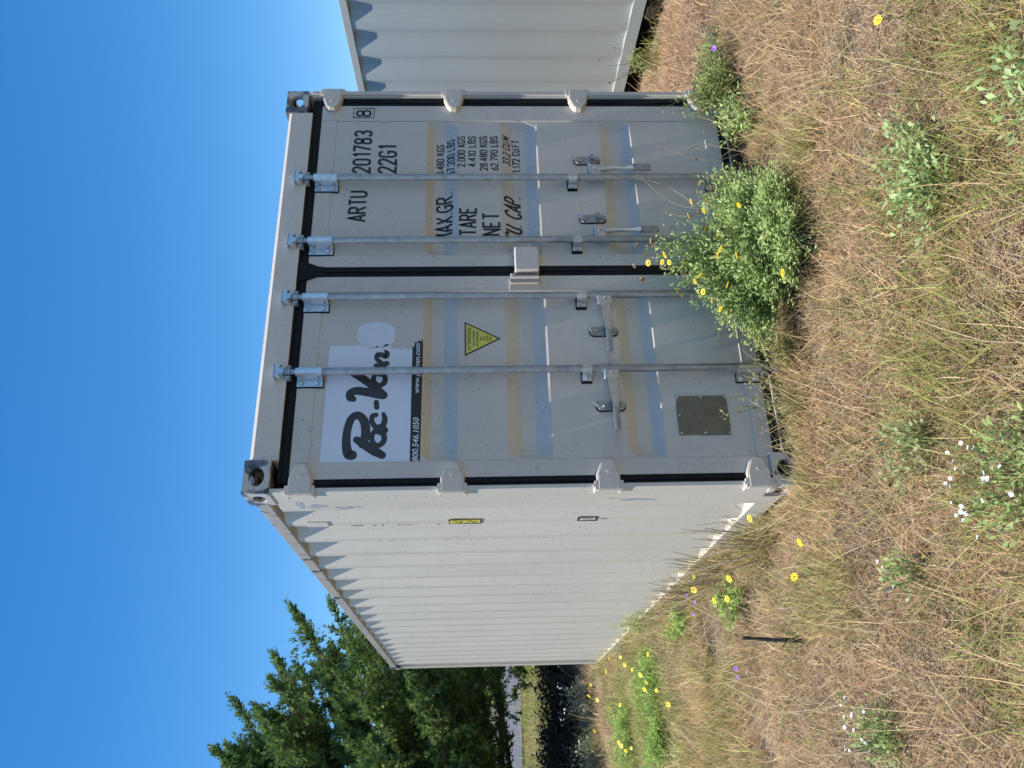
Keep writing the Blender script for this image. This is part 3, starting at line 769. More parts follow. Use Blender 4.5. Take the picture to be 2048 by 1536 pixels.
# ------------------------------------------------ second container, grey, standing to the right
ang = math.atan2(.146, 1.149)
c2 = empty('shipping_container', (4.334, -.9, .045), -ang)
tag(c2, 'plain grey-green shipping container standing behind the cream one, corrugated long side showing', 'container', 'shipping containers')
container_body(c2, dict(side=M['grey'], rail=M['grey_rail'], cast=[M['grey_rail'], M['grey_rail']]), .323, .335, {}, 2)
MB().bbox(.162, W-.162, .01, .10, 2.44, 2.575).build('front_header', M['grey'], c2)
MB().bbox(.162, W-.162, .01, .10, .0, .11).build('front_sill', M['grey'], c2)
wv = MB(); kx = np.linspace(.05, W-.05, 22)
for a, b_, d in zip(kx[:-1], kx[1:], range(21)):
    y = .03 if d % 2 else .06
    wv.box(a, b_, y, y+.012, .11, 2.44)
wv.build('front_wall', M['grey'], c2)
# timbers under the grey container
for k_, y in enumerate((.3, 2.2, 4.4, 6.3)):
    bl = MB().bbox(-1.22, 1.22, -.07, .07, -.05, .045, .006).build('timber_block', M['wood'])
    bl.location = Vector((4.334, -.9, 0))+Vector((math.cos(ang)*1.22+math.sin(ang)*y, -math.sin(ang)*1.22+math.cos(ang)*y, 0)); bl.rotation_euler = (0, 0, -ang)
    tag(bl, 'dark squared timber lying under the grey container', 'timber', 'timbers under the grey container')

# ================================================================== VEGETATION
def in_view(x, y, mx=.42, z=0.0):
    """rough test that a ground point can be seen from the camera or a step beside it"""
    dx, dy = x-CAM.x, y-CAM.y
    f_ = dx*fwd.x+dy*fwd.y; r_ = dx*rgt.x+dy*rgt.y
    return (f_ > 1.2) & (np.abs(r_) < f_*.50+mx)
def blocked(x, y):
    """under a container"""
    b1 = (x > .03) & (x < W-.03) & (y > .05) & (y < L-.05)
    ux = (x-4.334)*math.cos(ang)-(y+.9)*math.sin(ang); uy = (x-4.334)*math.sin(ang)+(y+.9)*math.cos(ang)
    return b1 | ((ux > -.10) & (ux < W-.05) & (uy > .05) & (uy < L-.05))

# ---- tufts: ribbons, each blade with its own colour
def blades(n_, length, tilt, width, radius, pal, curl=.6, segs=3, rng=RNG, droop=.6):
    lo, hi = length; L_ = rng.uniform(lo, hi, n_)
    az = rng.uniform(0, 2*np.pi, n_); ti = np.radians(rng.uniform(*tilt, n_))
    r_ = radius*np.sqrt(rng.random(n_)); pa = rng.uniform(0, 2*np.pi, n_)
    base = np.stack([r_*np.cos(pa), r_*np.sin(pa), rng.uniform(-.012, .012, n_)], 1)
    wd = rng.uniform(*width, n_)
    pal = np.array(pal); ci = rng.integers(0, len(pal), n_); col = pal[ci]*rng.uniform(.58, 1.42, (n_, 1))
    V, F, C_ = [], [], []
    p = base.copy(); a = az.copy(); t = ti.copy(); turn = rng.normal(0, curl, n_)/segs; dr = rng.uniform(.2, 1, n_)*droop/segs
    rows = []
    for s_ in range(segs+1):
        d = np.stack([np.sin(t)*np.cos(a), np.sin(t)*np.sin(a), np.cos(t)], 1)
        sd_ = np.stack([-np.sin(a), np.cos(a), np.zeros(n_)], 1)
        w_ = (wd*(1-.75*(s_/segs)**1.5))[:, None]*.5
        rows.append((p-sd_*w_, p+sd_*w_))
        p = p+d*(L_/segs)[:, None]; t = t+dr; a = a+turn
        p[:, 2] = np.maximum(p[:, 2], .004)
    m_ = (segs+1)*2
    V = np.empty((n_, m_, 3)); 
    for s_, (l, r) in enumerate(rows): V[:, 2*s_] = l; V[:, 2*s_+1] = r
    f = []
    for s_ in range(segs): k_ = 2*s_; f += [(k_, k_+1, k_+3), (k_, k_+3, k_+2)]
    F = (np.arange(n_)[:, None, None]*m_+np.array(f)[None]).reshape(-1, 3)
    C_ = np.repeat(col, m_, 0)
    return V.reshape(-1, 3), F, C_
def join(parts):
    V, F, C_ = [], [], []; k_ = 0
    for v, f, c in parts: V.append(v); F.append(f+k_); C_.append(c); k_ += len(v)
    return np.concatenate(V), np.concatenate(F), np.concatenate(C_)
STRAW = [(.60, .46, .26), (.50, .37, .20), (.66, .54, .34), (.42, .30, .17), (.56, .40, .23), (.74, .63, .43)]
THATCH = [(.37, .265, .20), (.45, .33, .265), (.25, .175, .13), (.50, .39, .325), (.31, .21, .16), (.19, .135, .105)]
RUST = [(.46, .26, .13), (.52, .33, .16), (.38, .21, .11), (.56, .40, .20)]
GREEN = [(.21, .26, .07), (.28, .32, .09), (.35, .36, .13), (.15, .21, .06), (.43, .38, .16)]
GREY = [(.33, .31, .28), (.40, .37, .33), (.27, .25, .22)]
src = bpy.data.collections.new('grass_tufts')
def tuft(name, parts):
    V, F, C_ = join(parts)
    me = bpy.data.meshes.new(name)
    o = np_obj(name, V, F, M['grass'], col=C_); COL.objects.unlink(o); src.objects.link(o)
for k_ in range(3):   # 0-2 wide mat of straw over dead thatch
    tuft('t00_%d' % k_, [blades(420, (.05, .15), (42, 98), (.0017, .0036), .30, STRAW+THATCH+RUST[1:], 1.5), blades(280, (.03, .10), (60, 105), (.0020, .0042), .30, THATCH+GREY, 1.6), blades(60, (.05, .13), (15, 60), (.0014, .0026), .30, STRAW+GREEN[2:4])])
for k_ in range(3):   # 3-5 wide mat of dead grey-brown thatch
    tuft('t01_%d' % k_, [blades(500, (.04, .12), (60, 105), (.0018, .0040), .30, THATCH+GREY+STRAW[:2], 1.6), blades(70, (.06, .14), (30, 80), (.0013, .0024), .30, STRAW)])
for k_ in range(3):   # 6-8 green tussock
    tuft('t02_%d' % k_, [blades(30, (.06, .16), (15, 72), (.0018, .0040), .08, GREEN+STRAW[:2]+RUST[1:2]), blades(9, (.12, .27), (25, 78), (.003, .0055), .06, GREEN[:3], .3, 4), blades(16, (.06, .16), (40, 95), (.0016, .003), .10, STRAW)])
for k_ in range(3):   # 9-11 long bent straws
    tuft('t03_%d' % k_, [blades(9, (.24, .55), (40, 86), (.0020, .0036), .06, STRAW+[(.66, .57, .38), (.60, .50, .28)], .35, 5, droop=.4), blades(14, (.08, .2), (30, 85), (.0016, .003), .08, STRAW)])
for k_ in range(2):   # 12-13 rusty grass
    tuft('t04_%d' % k_, [blades(44, (.05, .15), (35, 92), (.0014, .0028), .11, RUST+STRAW[:3]+THATCH[:2])])
def leaflets(n_, size, radius, height, pal, rng=RNG, ratio=.42):
    """small folded leaves (4 tris) scattered in a flat dome"""
    r_ = radius*np.sqrt(rng.random(n_)); pa = rng.uniform(0, 6.283, n_)
    c = np.stack([r_*np.cos(pa), r_*np.sin(pa), rng.uniform(.15, 1, n_)*height*(1-.6*(r_/radius)**2)], 1)
    az = pa+rng.normal(0, .9, n_); ti = rng.uniform(.2, 1.5, n_)
    d = np.stack([np.sin(ti)*np.cos(az), np.sin(ti)*np.sin(az), np.cos(ti)], 1)
    return leaf_geo(c, d, rng.uniform(*size, n_), pal, rng, ratio)
def leaf_geo(c, d, ln, pal, rng=RNG, ratio=.42, fold=.25):
    n_ = len(c); d = d/np.linalg.norm(d, axis=1, keepdims=True)
    u = np.cross(d, np.array([0, 0, 1.])+rng.normal(0, .35, (n_, 3))); u /= np.linalg.norm(u, axis=1, keepdims=True)+1e-9
    nn = np.cross(u, d); ln = np.asarray(ln)[:, None]; w_ = ln*ratio*.5*rng.uniform(.8, 1.2, (n_, 1))
    V = np.empty((n_, 5, 3)); mid = c+d*ln*.5
    V[:, 0] = c; V[:, 1] = mid+u*w_+nn*w_*fold; V[:, 2] = c+d*ln-nn*ln*.08; V[:, 3] = mid-u*w_+nn*w_*fold; V[:, 4] = mid
    F = (np.arange(n_)[:, None, None]*5+np.array([(0, 1, 4), (1, 2, 4), (2, 3, 4), (3, 0, 4)])[None]).reshape(-1, 3)
    pal = np.array(pal); col = pal[rng.integers(0, len(pal), n_)]*rng.uniform(.75, 1.25, (n_, 1))
    return V.reshape(-1, 3), F, np.repeat(col, 5, 0)
FORB = [(.13, .21, .07), (.17, .26, .09), (.21, .28, .10)]
for k_ in range(2):   # 14-15 small forbs
    tuft('t05_%d' % k_, [leaflets(60, (.010, .024), .07, .06, FORB), blades(10, (.05, .12), (30, 90), (.0016, .003), .08, STRAW)])

# ---- scatter
def scatter(name, x, y, idx, scl, tint, label_kind='stuff', zoff=0.0):
    n_ = len(x); me = bpy.data.meshes.new(name); me.vertices.add(n_)
    co_ = np.stack([x, y, ground_z(x, y)+zoff], 1).astype(np.float32); me.vertices.foreach_set('co', co_.ravel())
    a = me.attributes.new('idx', 'INT', 'POINT'); a.data.foreach_set('value', idx.astype(np.int32))
    a = me.attributes.new('scl', 'FLOAT', 'POINT'); a.data.foreach_set('value', scl.astype(np.float32))
    rot = np.stack([RNG.normal(0, .05, n_), RNG.normal(0, .05, n_), RNG.uniform(0, 6.283, n_)], 1).astype(np.float32)
    a = me.attributes.new('rot', 'FLOAT_VECTOR', 'POINT'); a.data.foreach_set('vector', rot.ravel())
    a = me.attributes.new('tint', 'FLOAT_COLOR', 'POINT'); t4 = np.ones((n_, 4), np.float32); t4[:, :3] = tint; a.data.foreach_set('color', t4.ravel())
    o = bpy.data.objects.new(name, me); link(o); o['kind'] = 'stuff'
    ng = bpy.data.node_groups.new('scatter_'+name, 'GeometryNodeTree')
    ng.interface.new_socket('Geometry', in_out='INPUT', socket_type='NodeSocketGeometry')
    ng.interface.new_socket('Geometry', in_out='OUTPUT', socket_type='NodeSocketGeometry')
    gi = ng.nodes.new('NodeGroupInput'); go = ng.nodes.new('NodeGroupOutput')
    ip = ng.nodes.new('GeometryNodeInstanceOnPoints'); ci = ng.nodes.new('GeometryNodeCollectionInfo')
    ci.inputs['Collection'].default_value = src; ci.inputs['Separate Children'].default_value = True; ci.inputs['Reset Children'].default_value = True
    ip.inputs['Pick Instance'].default_value = True
    def na(nm, ty):
        q = ng.nodes.new('GeometryNodeInputNamedAttribute'); q.data_type = ty; q.inputs['Name'].default_value = nm; return q.outputs['Attribute']
    lk = ng.links.new
    lk(gi.outputs[0], ip.inputs['Points']); lk(ci.outputs[0], ip.inputs['Instance'])
    lk(na('idx', 'INT'), ip.inputs['Instance Index']); lk(na('rot', 'FLOAT_VECTOR'), ip.inputs['Rotation']); lk(na('scl', 'FLOAT'), ip.inputs['Scale'])
    lk(ip.outputs[0], go.inputs[0])
    md = o.modifiers.new('scatter', 'NODES'); md.node_group = ng
    return o
def field(x0, x1, y0, y1, dens_, dmin, dmax):
    n_ = int((x1-x0)*(y1-y0)*dens_); x = RNG.uniform(x0, x1, n_); y = RNG.uniform(y0, y1, n_)
    d = np.hypot(x-CAM.x, y-CAM.y); k_ = (d >= dmin) & (d < dmax) & in_view(x, y, .9) & ~blocked(x, y)
    return x[k_], y[k_]
def kinds(x, y, mat):
    gn = vnoise(x*1.7+3, y*1.7, 21)*.6+vnoise(x*4.3, y*4.3, 22)*.4     # green patches
    rn = vnoise(x*1.3+9, y*1.3, 23)*.6+vnoise(x*3.7, y*3.7, 24)*.4     # rusty patches
    wall = np.exp(-((x+.65)/.55)**2)*np.clip((y-2.6)/1.0, 0, 1)*np.clip((6.6-y)/1.0, 0, 1)         # damp strip along the long wall
    u = RNG.random(len(x)); k_ = RNG.integers(0, 3, len(x))
    bare = np.exp(-((x-3.4)/.75)**2-((y-1.0)/1.6)**2)                   # trodden thatch by the grey container
    if mat:
        idx = np.where(u < .62-bare*.6, k_, 3+k_); keep = np.ones(len(x), bool)
    else:
        pg = np.clip((gn-.52)*5.0, .02, .65)+wall*.70; pr_ = np.clip((rn-.46)*3.0, .03, .6)
        idx = np.full(len(x), -1)
        idx = np.where(u < pr_, 12+k_ % 2, idx)
        idx = np.where(RNG.random(len(x)) < .15, 9+k_, idx)
        idx = np.where(RNG.random(len(x)) < pg, 6+k_, idx)
        idx = np.where(RNG.random(len(x)) < .03+wall*.50, 14+k_ % 2, idx)
        keep = (idx >= 0) & (RNG.random(len(x)) > bare*.9)
    tn = vnoise(x*.8, y*.8, 31)[:, None]; t = np.array([.97, .93, .86])+tn*np.array([.22, .18, .14])
    t = t*RNG.uniform(.72, 1.28, (len(x), 1)); t = np.where((bare > .4)[:, None], t*np.array([1.04, .97, .97]), t)
    t = t*(1-wall[:, None]*np.array([.25, .0, .30]))
    t = np.where(((y > 16.5) & (y < 29))[:, None], t*np.array([.66, .82, .50]), t)
    return idx, t, keep
X_, Y_, S_, I_, T_ = [], [], [], [], []
for (dm, dt, dmin, dmax, s0, s1) in ((25, 190, 0, 4.2, .85, 1.15), (20, 130, 4.2, 6.5, .9, 1.2), (17, 55, 6.5, 11, 1.0, 1.35), (6, 24, 11, 22, 1.2, 1.9), (.9, 5, 22, 60, 2.2, 4)):
    for mat, dens_ in ((True, dm), (False, dt)):
        R_ = min(dmax, 60)
        x, y = field(max(-R_, -22), min(R_, 34), -3.4, min(R_, 56), dens_, dmin, dmax)
        if dmax == 60: kk = (y < 28.6) | (y > 60.5); x, y = x[kk], y[kk]
        i_, t_, k_ = kinds(x, y, mat)
        X_.append(x[k_]); Y_.append(y[k_]); I_.append(i_[k_]); T_.append(t_[k_]); S_.append(RNG.uniform(s0, s1, int(k_.sum())))
x, y, s_, idx, tint = (np.concatenate(a) for a in (X_, Y_, S_, I_, T_))
# fringe of taller grass right against the long wall and the front corner
fx_ = np.concatenate([RNG.uniform(-.16, -.02, 420), RNG.uniform(-.15, .7, 90)]); fy_ = np.concatenate([RNG.uniform(.15, 6.75, 420), RNG.uniform(-.20, -.04, 90)])
fi_ = RNG.choice([0, 6, 7, 8, 9, 10, 12, 13], len(fx_), p=[.06, .12, .10, .10, .17, .15, .15, .15]); fi_ = np.where(fi_ == 0, 11, fi_)
x, y = np.concatenate([x, fx_]), np.concatenate([y, fy_]); idx = np.concatenate([idx, fi_]); s_ = np.concatenate([s_, RNG.uniform(.7, 1.1, len(fx_))]); tint = np.concatenate([tint, RNG.uniform(.8, 1.15, (len(fx_), 1))*np.array([1, .95, .9])])
near_door = (y > -.22) & (y < .06) & (x > 0) & (x < W)
near_door &= x > .75
keep = ~(near_door & (RNG.random(len(x)) < .75))
gr = scatter('dry_grass', x[keep], y[keep], idx[keep], s_[keep], tint[keep])
tag(gr, 'dry straw-coloured grass with green tufts covering the ground', 'grass')

# ---- blooms
def bloom_mesh(name, petals, r, core, cup, mat_p, mat_c, wid=.55):
    mb_v, mb_f, mi = [], [], []
    for k_ in range(petals):
        a = 2*math.pi*k_/petals; da = math.pi/petals*wid*1.7
        i0 = len(mb_v)
        for rr, aa, z in ((core*.7, a, 0), (r*.65, a-da, cup*.6), (r*.97, a-da*.5, cup), (r, a, cup*1.05), (r*.97, a+da*.5, cup), (r*.65, a+da, cup*.6)):
            mb_v.append((rr*math.cos(aa), rr*math.sin(aa), z+.0004*(k_ % 2)))
        mb_f.append(tuple(range(i0, i0+6))); mi.append(0)
    i0 = len(mb_v); n_ = 10
    for ring, z in ((1.0, .001), (.75, core*.45), (0.35, core*.65)):
        for j in range(n_): mb_v.append((core*ring*math.cos(2*math.pi*j/n_), core*ring*math.sin(2*math.pi*j/n_), z))
    for q in range(2):
        for j in range(n_): a = i0+q*n_+j; b_ = i0+q*n_+(j+1) % n_; mb_f.append((a, b_, b_+n_, a+n_)); mi.append(1)
    mb_f.append(tuple(i0+2*n_+j for j in range(n_))); mi.append(1)
    me = bpy.data.meshes.new(name); me.from_pydata(mb_v, [], mb_f); me.update()
    me.materials.append(mat_p); me.materials.append(mat_c); me.polygons.foreach_set('material_index', mi)
    return me
BL = dict(yellow=bloom_mesh('yellow_bloom', 12, .0145, .0062, .002, M['petal_yellow'], M['petal_core']),
          gold=bloom_mesh('gold_bloom', 8, .016, .004, .0015, M['petal_yellow'], M['petal_core'], .62),
          white=bloom_mesh('white_bloom', 5, .0075, .0014, .003, M['petal_white'], M['petal_yellow'], .8),
          purple=bloom_mesh('purple_bloom', 5, .013, .003, .006, M['petal_purple'], M['petal_purple'], .8))
def fluff_mesh():
    V, F = [], []
    for k_ in range(70):
        d = Vector((random.gauss(0, 1), random.gauss(0, 1), random.gauss(.3, 1))).normalized(); s2 = d.orthogonal()*.0016
        b_ = d*.002; t_ = d*random.uniform(.009, .0135); i0 = len(V)
        V += [b_-s2*.6, b_+s2*.6, t_+s2, t_-s2]; F.append((i0, i0+1, i0+2, i0+3))
    me = bpy.data.meshes.new('seed_head'); me.from_pydata([tuple(v) for v in V], [], F); me.materials.append(M['fluff']); return me
FLUFF = fluff_mesh()
def put(name, mesh, parent, loc, tilt=.5, sc=1.0, face=None):
    o = bpy.data.objects.new(name, mesh); link(o, parent); o.location = loc
    if face is not None: o.rotation_euler = Vector(face).to_track_quat('Z', 'Y').to_euler()
    else: o.rotation_euler = (random.uniform(-tilt, tilt), random.uniform(-tilt, tilt), random.uniform(0, 6.28))
    o.scale = (sc, sc, sc); return o

# ---- generic leafy weed: stems from a root to tips, leaves along the stems
def weed(name, root, tips, leaf, pal, label, cat='plant', per=26, ratio=.42, r0=.0035, blooms=(), seeds=(), start=.15, stemmat='stem_green', group=None, arch=.25, leafjit=.02, leafup=.4):
    o = empty(name, (root[0], root[1], float(ground_z(root[0], root[1])))); tag(o, label, cat, group)
    st = MB(); C_, D_, Ln = [], [], []
    base = np.array(o.location)
    for tip in tips:
        T = np.array(tip)-base; h_ = np.array([RNG.normal(0, .02), RNG.normal(0, .02), 0])
        mid = T*.5+np.array([0, 0, arch*np.linalg.norm(T)])*RNG.uniform(.3, 1.1)
        P = [h_*(1-t)**2+2*t*(1-t)*mid+t*t*T for t in np.linspace(0, 1, 8)]
        st.tube(P, list(np.linspace(r0, r0*.3, 8)), 5, False)
        P = np.array(P)
        for k_ in range(per):
            t = start+(1-start)*RNG.random()**.8; i_ = min(int(t*7), 6); fr = t*7-i_; p = P[i_]*(1-fr)+P[i_+1]*fr
            ax = P[i_+1]-P[i_]; d = RNG.normal(0, 1, 3); d[2] = abs(d[2])*leafup; d = d/np.linalg.norm(d)+ax/np.linalg.norm(ax)*.5
            C_.append(p+RNG.normal(0, leafjit, 3)); D_.append(d); Ln.append(RNG.uniform(*leaf))
    for loc in [b_[0] for b_ in blooms]+list(seeds):
        T = np.array(loc)-base; a = T*np.array([.62, .62, .55]); q = crom([a, a*.45+T*.55+np.array([0, .01, .01]), T], 4)
        st.tube(q, list(np.linspace(.0017, .0009, len(q))), 5, False)
    st.build('stem', M[stemmat], o, True, fix=False)
    C_ = np.array(C_); C_[:, 2] = np.maximum(C_[:, 2], .008)
    V, F, cc = leaf_geo(C_, np.array(D_), np.array(Ln), pal, ratio=ratio)
    np_obj('foliage', V, F, M['leaf'], o, 'stuff', cc)
    for (loc, kind, sc) in blooms:
        put('flower', BL[kind], o, Vector(loc)-o.location, .6, sc)
    for loc in seeds: put('seed_head', FLUFF, o, Vector(loc)-o.location, 1.0, random.uniform(.9, 1.3))
    return o
def at_plane(rx_, ry_, y=None, z=None):
    pass
CAMPH = [(.37, .50, .17), (.44, .57, .21), (.50, .60, .24), (.29, .42, .13), (.54, .60, .26)]
# big flowering weed in front of the doors: tips spread over a lumpy dome
tips = []
def dome(cx, cy, rx_, ry_, h_, n_, zmin=.02):
    ymax = -.012 if cy < 0 else 1e9       # keep clear of the door face
    for _ in range(n_):
        a = RNG.uniform(0, 6.283); r_ = math.sqrt(RNG.random()); x_, y_ = cx+rx_*r_*math.cos(a), min(cy+ry_*r_*math.sin(a), ymax)
        z_ = zmin+max(0, float(ground_z(cx, cy)))+h_*math.sqrt(max(0, 1-r_*r_))*RNG.uniform(.55, 1.05)
        tips.append((x_, y_, z_))
for (cx, cy, rr, hh, n_) in ((1.20, -.17, .13, .58, 46), (1.10, -.20, .12, .55, 44), (1.31, -.16, .12, .46, 40), (.98, -.24, .14, .50, 56), (.86, -.26, .13, .47, 52), (.78, -.30, .12, .36, 42), (1.14, -.36, .16, .40, 64), (.97, -.42, .16, .36, 62), (.86, -.46, .14, .28, 46),
                             (1.30, -.36, .16, .30, 56), (1.44, -.20, .14, .34, 46), (1.60, -.16, .13, .27, 40), (1.72, -.12, .10, .20, 26), (1.46, -.36, .14, .20, 36), (1.20, -.56, .17, .20, 50), (1.00, -.60, .17, .19, 50), (.84, -.60, .13, .14, 30), (1.36, -.52, .13, .13, 28), (.71, -.28, .12, .38, 46), (.65, -.24, .09, .27, 30), (1.15, -.14, .10, .60, 26)):
    dome(cx, cy, rr, rr*.8, hh, n_)
tips += [(1.20, -.16, .62), (1.24, -.20, .56), (1.12, -.20, .57), (1.07, -.18, .54), (1.32, -.14, .55), (1.42, -.14, .47), (.84, -.24, .46), (.74, -.25, .36), (.70, -.24, .28), (1.72, -.1, .28)]
bl = []
for (a, b_, c) in ((1.245, -.17, .60), (1.17, -.15, .635), (1.125, -.15, .62), (1.10, -.26, .56), (1.075, -.23, .57), (1.06, -.25, .54), (.90, -.25, .52), (.87, -.25, .50), (.995, -.34, .48), (.90, -.37, .44), (.89, -.38, .42), (.84, -.33, .42), (1.26, -.40, .38), (1.04, -.48, .36), (1.02, -.54, .30), (1.32, -.28, .42),
                   (1.47, -.2, .37), (1.64, -.14, .29), (1.58, -.14, .31), (.80, -.32, .38), (.76, -.3, .34), (.92, -.52, .30), (.78, -.58, .13), (1.15, -.45, .37), (.82, -.42, .33), (.97, -.48, .36), (.95, -.47, .37), (.88, -.36, .46), (1.2, -.52, .25), (1.4, -.3, .33), (1.12, -.44, .40), (.73, -.33, .32)):
    bl.append(((a, b_-.02, c+.015), 'yellow', random.uniform(1.0, 1.4)))
SEEDS = ((1.25, -.14, .68), (1.135, -.13, .70), (1.06, -.12, .665), (1.22, -.18, .60), (1.08, -.2, .575), (1.10, -.21, .585), (1.17, -.2, .565), (1.44, -.16, .34), (1.66, -.1, .22), (.98, -.3, .50))
bush = weed('flowering_weed', (1.15, -.28), tips, (.014, .030), CAMPH, 'large bushy green weed with yellow daisies growing against the container doors', 'plant', 52, .42, .0028, bl, SEEDS, start=.22, arch=.12, leafjit=.016)
# bare dead stalks leaning out of the weed
def dry_stalk(root, pts_list, label, heads=(), group=None):
    o = empty('dead_stalk', (root[0], root[1], float(ground_z(root[0], root[1])))); tag(o, label, 'plant', group)
    mb = MB()
    for pts in pts_list:
        q = crom([np.array(p)-np.array(o.location) for p in pts], 5); mb.tube(q, list(np.linspace(.0030, .0012, len(q))), 5, False)
    mb.build('stem', M['stem_dry'], o, True, fix=False)
    for p in heads: put('seed_head', FLUFF, o, Vector(p)-o.location, 1, random.uniform(.55, .9))
    return o
dry_stalk((1.5, -.2), [[(1.5, -.2, 0), (1.47, -.16, .30), (1.55, -.12, .47), (1.72, -.10, .60)], [(1.47, -.16, .30), (1.44, -.14, .42), (1.47, -.13, .50)], [(1.48, -.15, .34), (1.60, -.12, .41), (1.69, -.1, .52), (1.73, -.1, .66), (1.73, -.1, .74)],
                       [(1.47, -.16, .30), (1.38, -.14, .46), (1.30, -.13, .56)]],
          'bare grey dead stalk rising from the big weed in front of the right door', [(1.73, -.1, .745), (1.47, -.13, .505)])
dry_stalk((1.9, -.10), [[(1.9, -.1, 0), (1.86, -.08, .2), (1.95, -.06, .42), (2.0, -.06, .5)], [(1.9, -.1, 0), (1.98, -.07, .22), (1.93, -.05, .34)]],
          'thin pale dead stem standing before the right door near the post', [(1.86, -.09, .28)])
# weed at the right post and the tuft under the grey container
FINE = [(.40, .48, .16), (.47, .54, .20), (.33, .41, .13), (.54, .52, .20)]
tips = []
dome(2.34, -.07, .17, .15, .30, 60); dome(2.60, -.10, .24, .14, .20, 55); tips += [(2.22, -.05, .36), (2.28, -.04, .42), (2.15, -.06, .30), (2.85, -.12, .16)]
weed('post_weed', (2.45, -.08), tips, (.016, .034), FINE, 'feathery yellow-green weed growing at the foot of the right container post', per=28, ratio=.22, r0=.003, arch=.12, leafjit=.014)
tips = []; dome(2.05, -.22, .20, .16, .16, 40)
weed('low_weed', (2.05, -.22), tips, (.018, .036), CAMPH, 'low green weed between the big flowering weed and the post weed', per=18, r0=.0025, arch=.12)
tips = []; dome(4.40, 1.62, .10, .16, .16, 26)
weed('low_weed', (4.40, 1.62), tips, (.02, .04), FINE, 'small bright green tuft at the foot of the grey container', per=18, ratio=.28, r0=.002)
dry_stalk((3.5, .75), [[(3.5, .75, 0), (3.45, .78, .25), (3.42, .8, .42)], [(3.45, .78, .25), (3.52, .78, .42), (3.60, .8, .50)], [(3.44, .79, .34), (3.38, .8, .44), (3.33, .8, .52)], [(3.5, .78, .36), (3.5, .8, .52), (3.55, .8, .58)], [(3.46, .78, .3), (3.62, .78, .40), (3.66, .78, .46)]],
          'dark dead weed stalk with seed heads in front of the grey container', [(3.42, .8, .43), (3.60, .8, .505), (3.33, .8, .525), (3.55, .8, .585), (3.66, .78, .465)])
# sparse pale sprig beside the data plate
SPRIG = [(.34, .36, .13), (.28, .32, .12), (.40, .38, .18)]
weed('leafy_sprig', (.36, -.16), [(.30, -.12, .36), (.40, -.12, .30), (.22, -.14, .20), (.46, -.15, .22), (.34, -.13, .26), (.52, -.12, .17), (.26, -.2, .12)], (.016, .030), SPRIG,
     'sparse pale sprig standing before the small metal data plate', per=20, ratio=.42, r0=.0022, arch=.05, leafjit=.010)
tips = []; dome(.62, -.22, .14, .12, .16, 22)
weed('low_weed', (.62, -.22), tips, (.014, .028), SPRIG, 'thin grey-green weed at the sill between the sprig and the big weed', per=16, r0=.002)
for k_, (cx, cy, n_, hh, lab) in enumerate(((-.13, .62, 34, .40, 'tangle of wiry dead stems leaning on the wall near the front corner'), (-.14, 1.25, 36, .36, 'brown wiry dead weed against the long wall, gold flowers beside it'), (-.12, 1.95, 30, .36, 'dark dead twigs propped on the long wall above the purple flowers'), (-.12, 2.75, 22, .26, 'short dead twigs at the middle of the long wall'))):
    ln = []
    for _ in range(n_):
        a = random.gauss(0, .10); b2 = random.gauss(0, .22); h2 = hh*random.uniform(.45, 1.1); z0 = float(ground_z(cx, cy))
        ln.append([(cx+a*.3, cy+b2*.3, z0), (min(cx+a*.6, -.02), cy+b2*.7+random.gauss(0, .03), z0+h2*.55), (min(cx+a*.8, -.012), cy+b2*1.3+random.gauss(0, .05), z0+h2)])
    dry_stalk((cx, cy), ln, lab, [])
# broad-leaved plants in the foreground grass
CLOV = [(.40, .54, .20), (.47, .60, .25), (.52, .62, .28), (.32, .46, .16)]
tips = []; dome(.64, -1.50, .27, .20, .10, 46); dome(.48, -1.46, .14, .14, .08, 16)
weed('clover_plant', (.60, -1.50), tips, (.018, .034), CLOV, 'spreading blue-green clover-leaved plant lying in the dry grass', per=10, ratio=.5, r0=.0016, start=.3, arch=.06, leafjit=.016, leafup=.5)
tips = []; dome(.42, -2.04, .20, .16, .10, 22)
weed('clover_plant', (.42, -2.04), tips, (.020, .036), CLOV, 'clover-leaved plant sparser than its neighbour, grass blades through it', per=8, ratio=.46, r0=.0022, start=.3, arch=.10, leafjit=.02, leafup=.8)
tips = []; dome(-.24, -1.04, .18, .16, .10, 30)
weed('pale_creeper', (-.22, -1.04), tips, (.018, .030), [(.42, .47, .20), (.48, .50, .24), (.36, .42, .17)], 'pale reddish-stemmed creeper sprawling in the grass before the container corner', per=10, ratio=.5, r0=.002, start=.25, arch=.10, leafup=.8)
WLEAF = [(.36, .47, .16), (.42, .52, .19), (.30, .40, .13)]
def white_plant(cx, cy, rx_, ry_, h_, n_, flowers, label, per=12):
    global tips
    tips = []; dome(cx, cy, rx_, ry_, h_, n_)
    b_ = [((x_, y_, z_), 'white', random.uniform(.7, 1.1)) for x_, y_, z_ in flowers]
    return weed('white_wildflower', (cx, cy), tips, (.016, .032), WLEAF, label, 'plant', per, .4, .0016, b_, start=.25, arch=.08, leafup=.6)
fl = []
for _ in range(26):
    a = random.uniform(0, 6.28); r_ = math.sqrt(random.random()); fl.append((-.50+.16*r_*math.cos(a), -1.52+.17*r_*math.sin(a), .17-.05*r_))
white_plant(-.51, -1.55, .20, .20, .12, 44, fl, 'green plant with many small white flowers, bending over dry grass')
fl = [(-1.10+random.gauss(0, .08), -.36+random.gauss(0, .08), random.uniform(.08, .14)) for _ in range(24)]
white_plant(-1.12, -.36, .20, .20, .08, 40, fl, 'low white-flowered plant out in the grass beside the long wall')
fl = [(-.60+random.gauss(0, .06), -.84+random.gauss(0, .07), random.uniform(.08, .15)) for _ in range(6)]
white_plant(-.60, -.84, .10, .10, .09, 12, fl, 'thin plant with a few white flowers between two greener clumps')
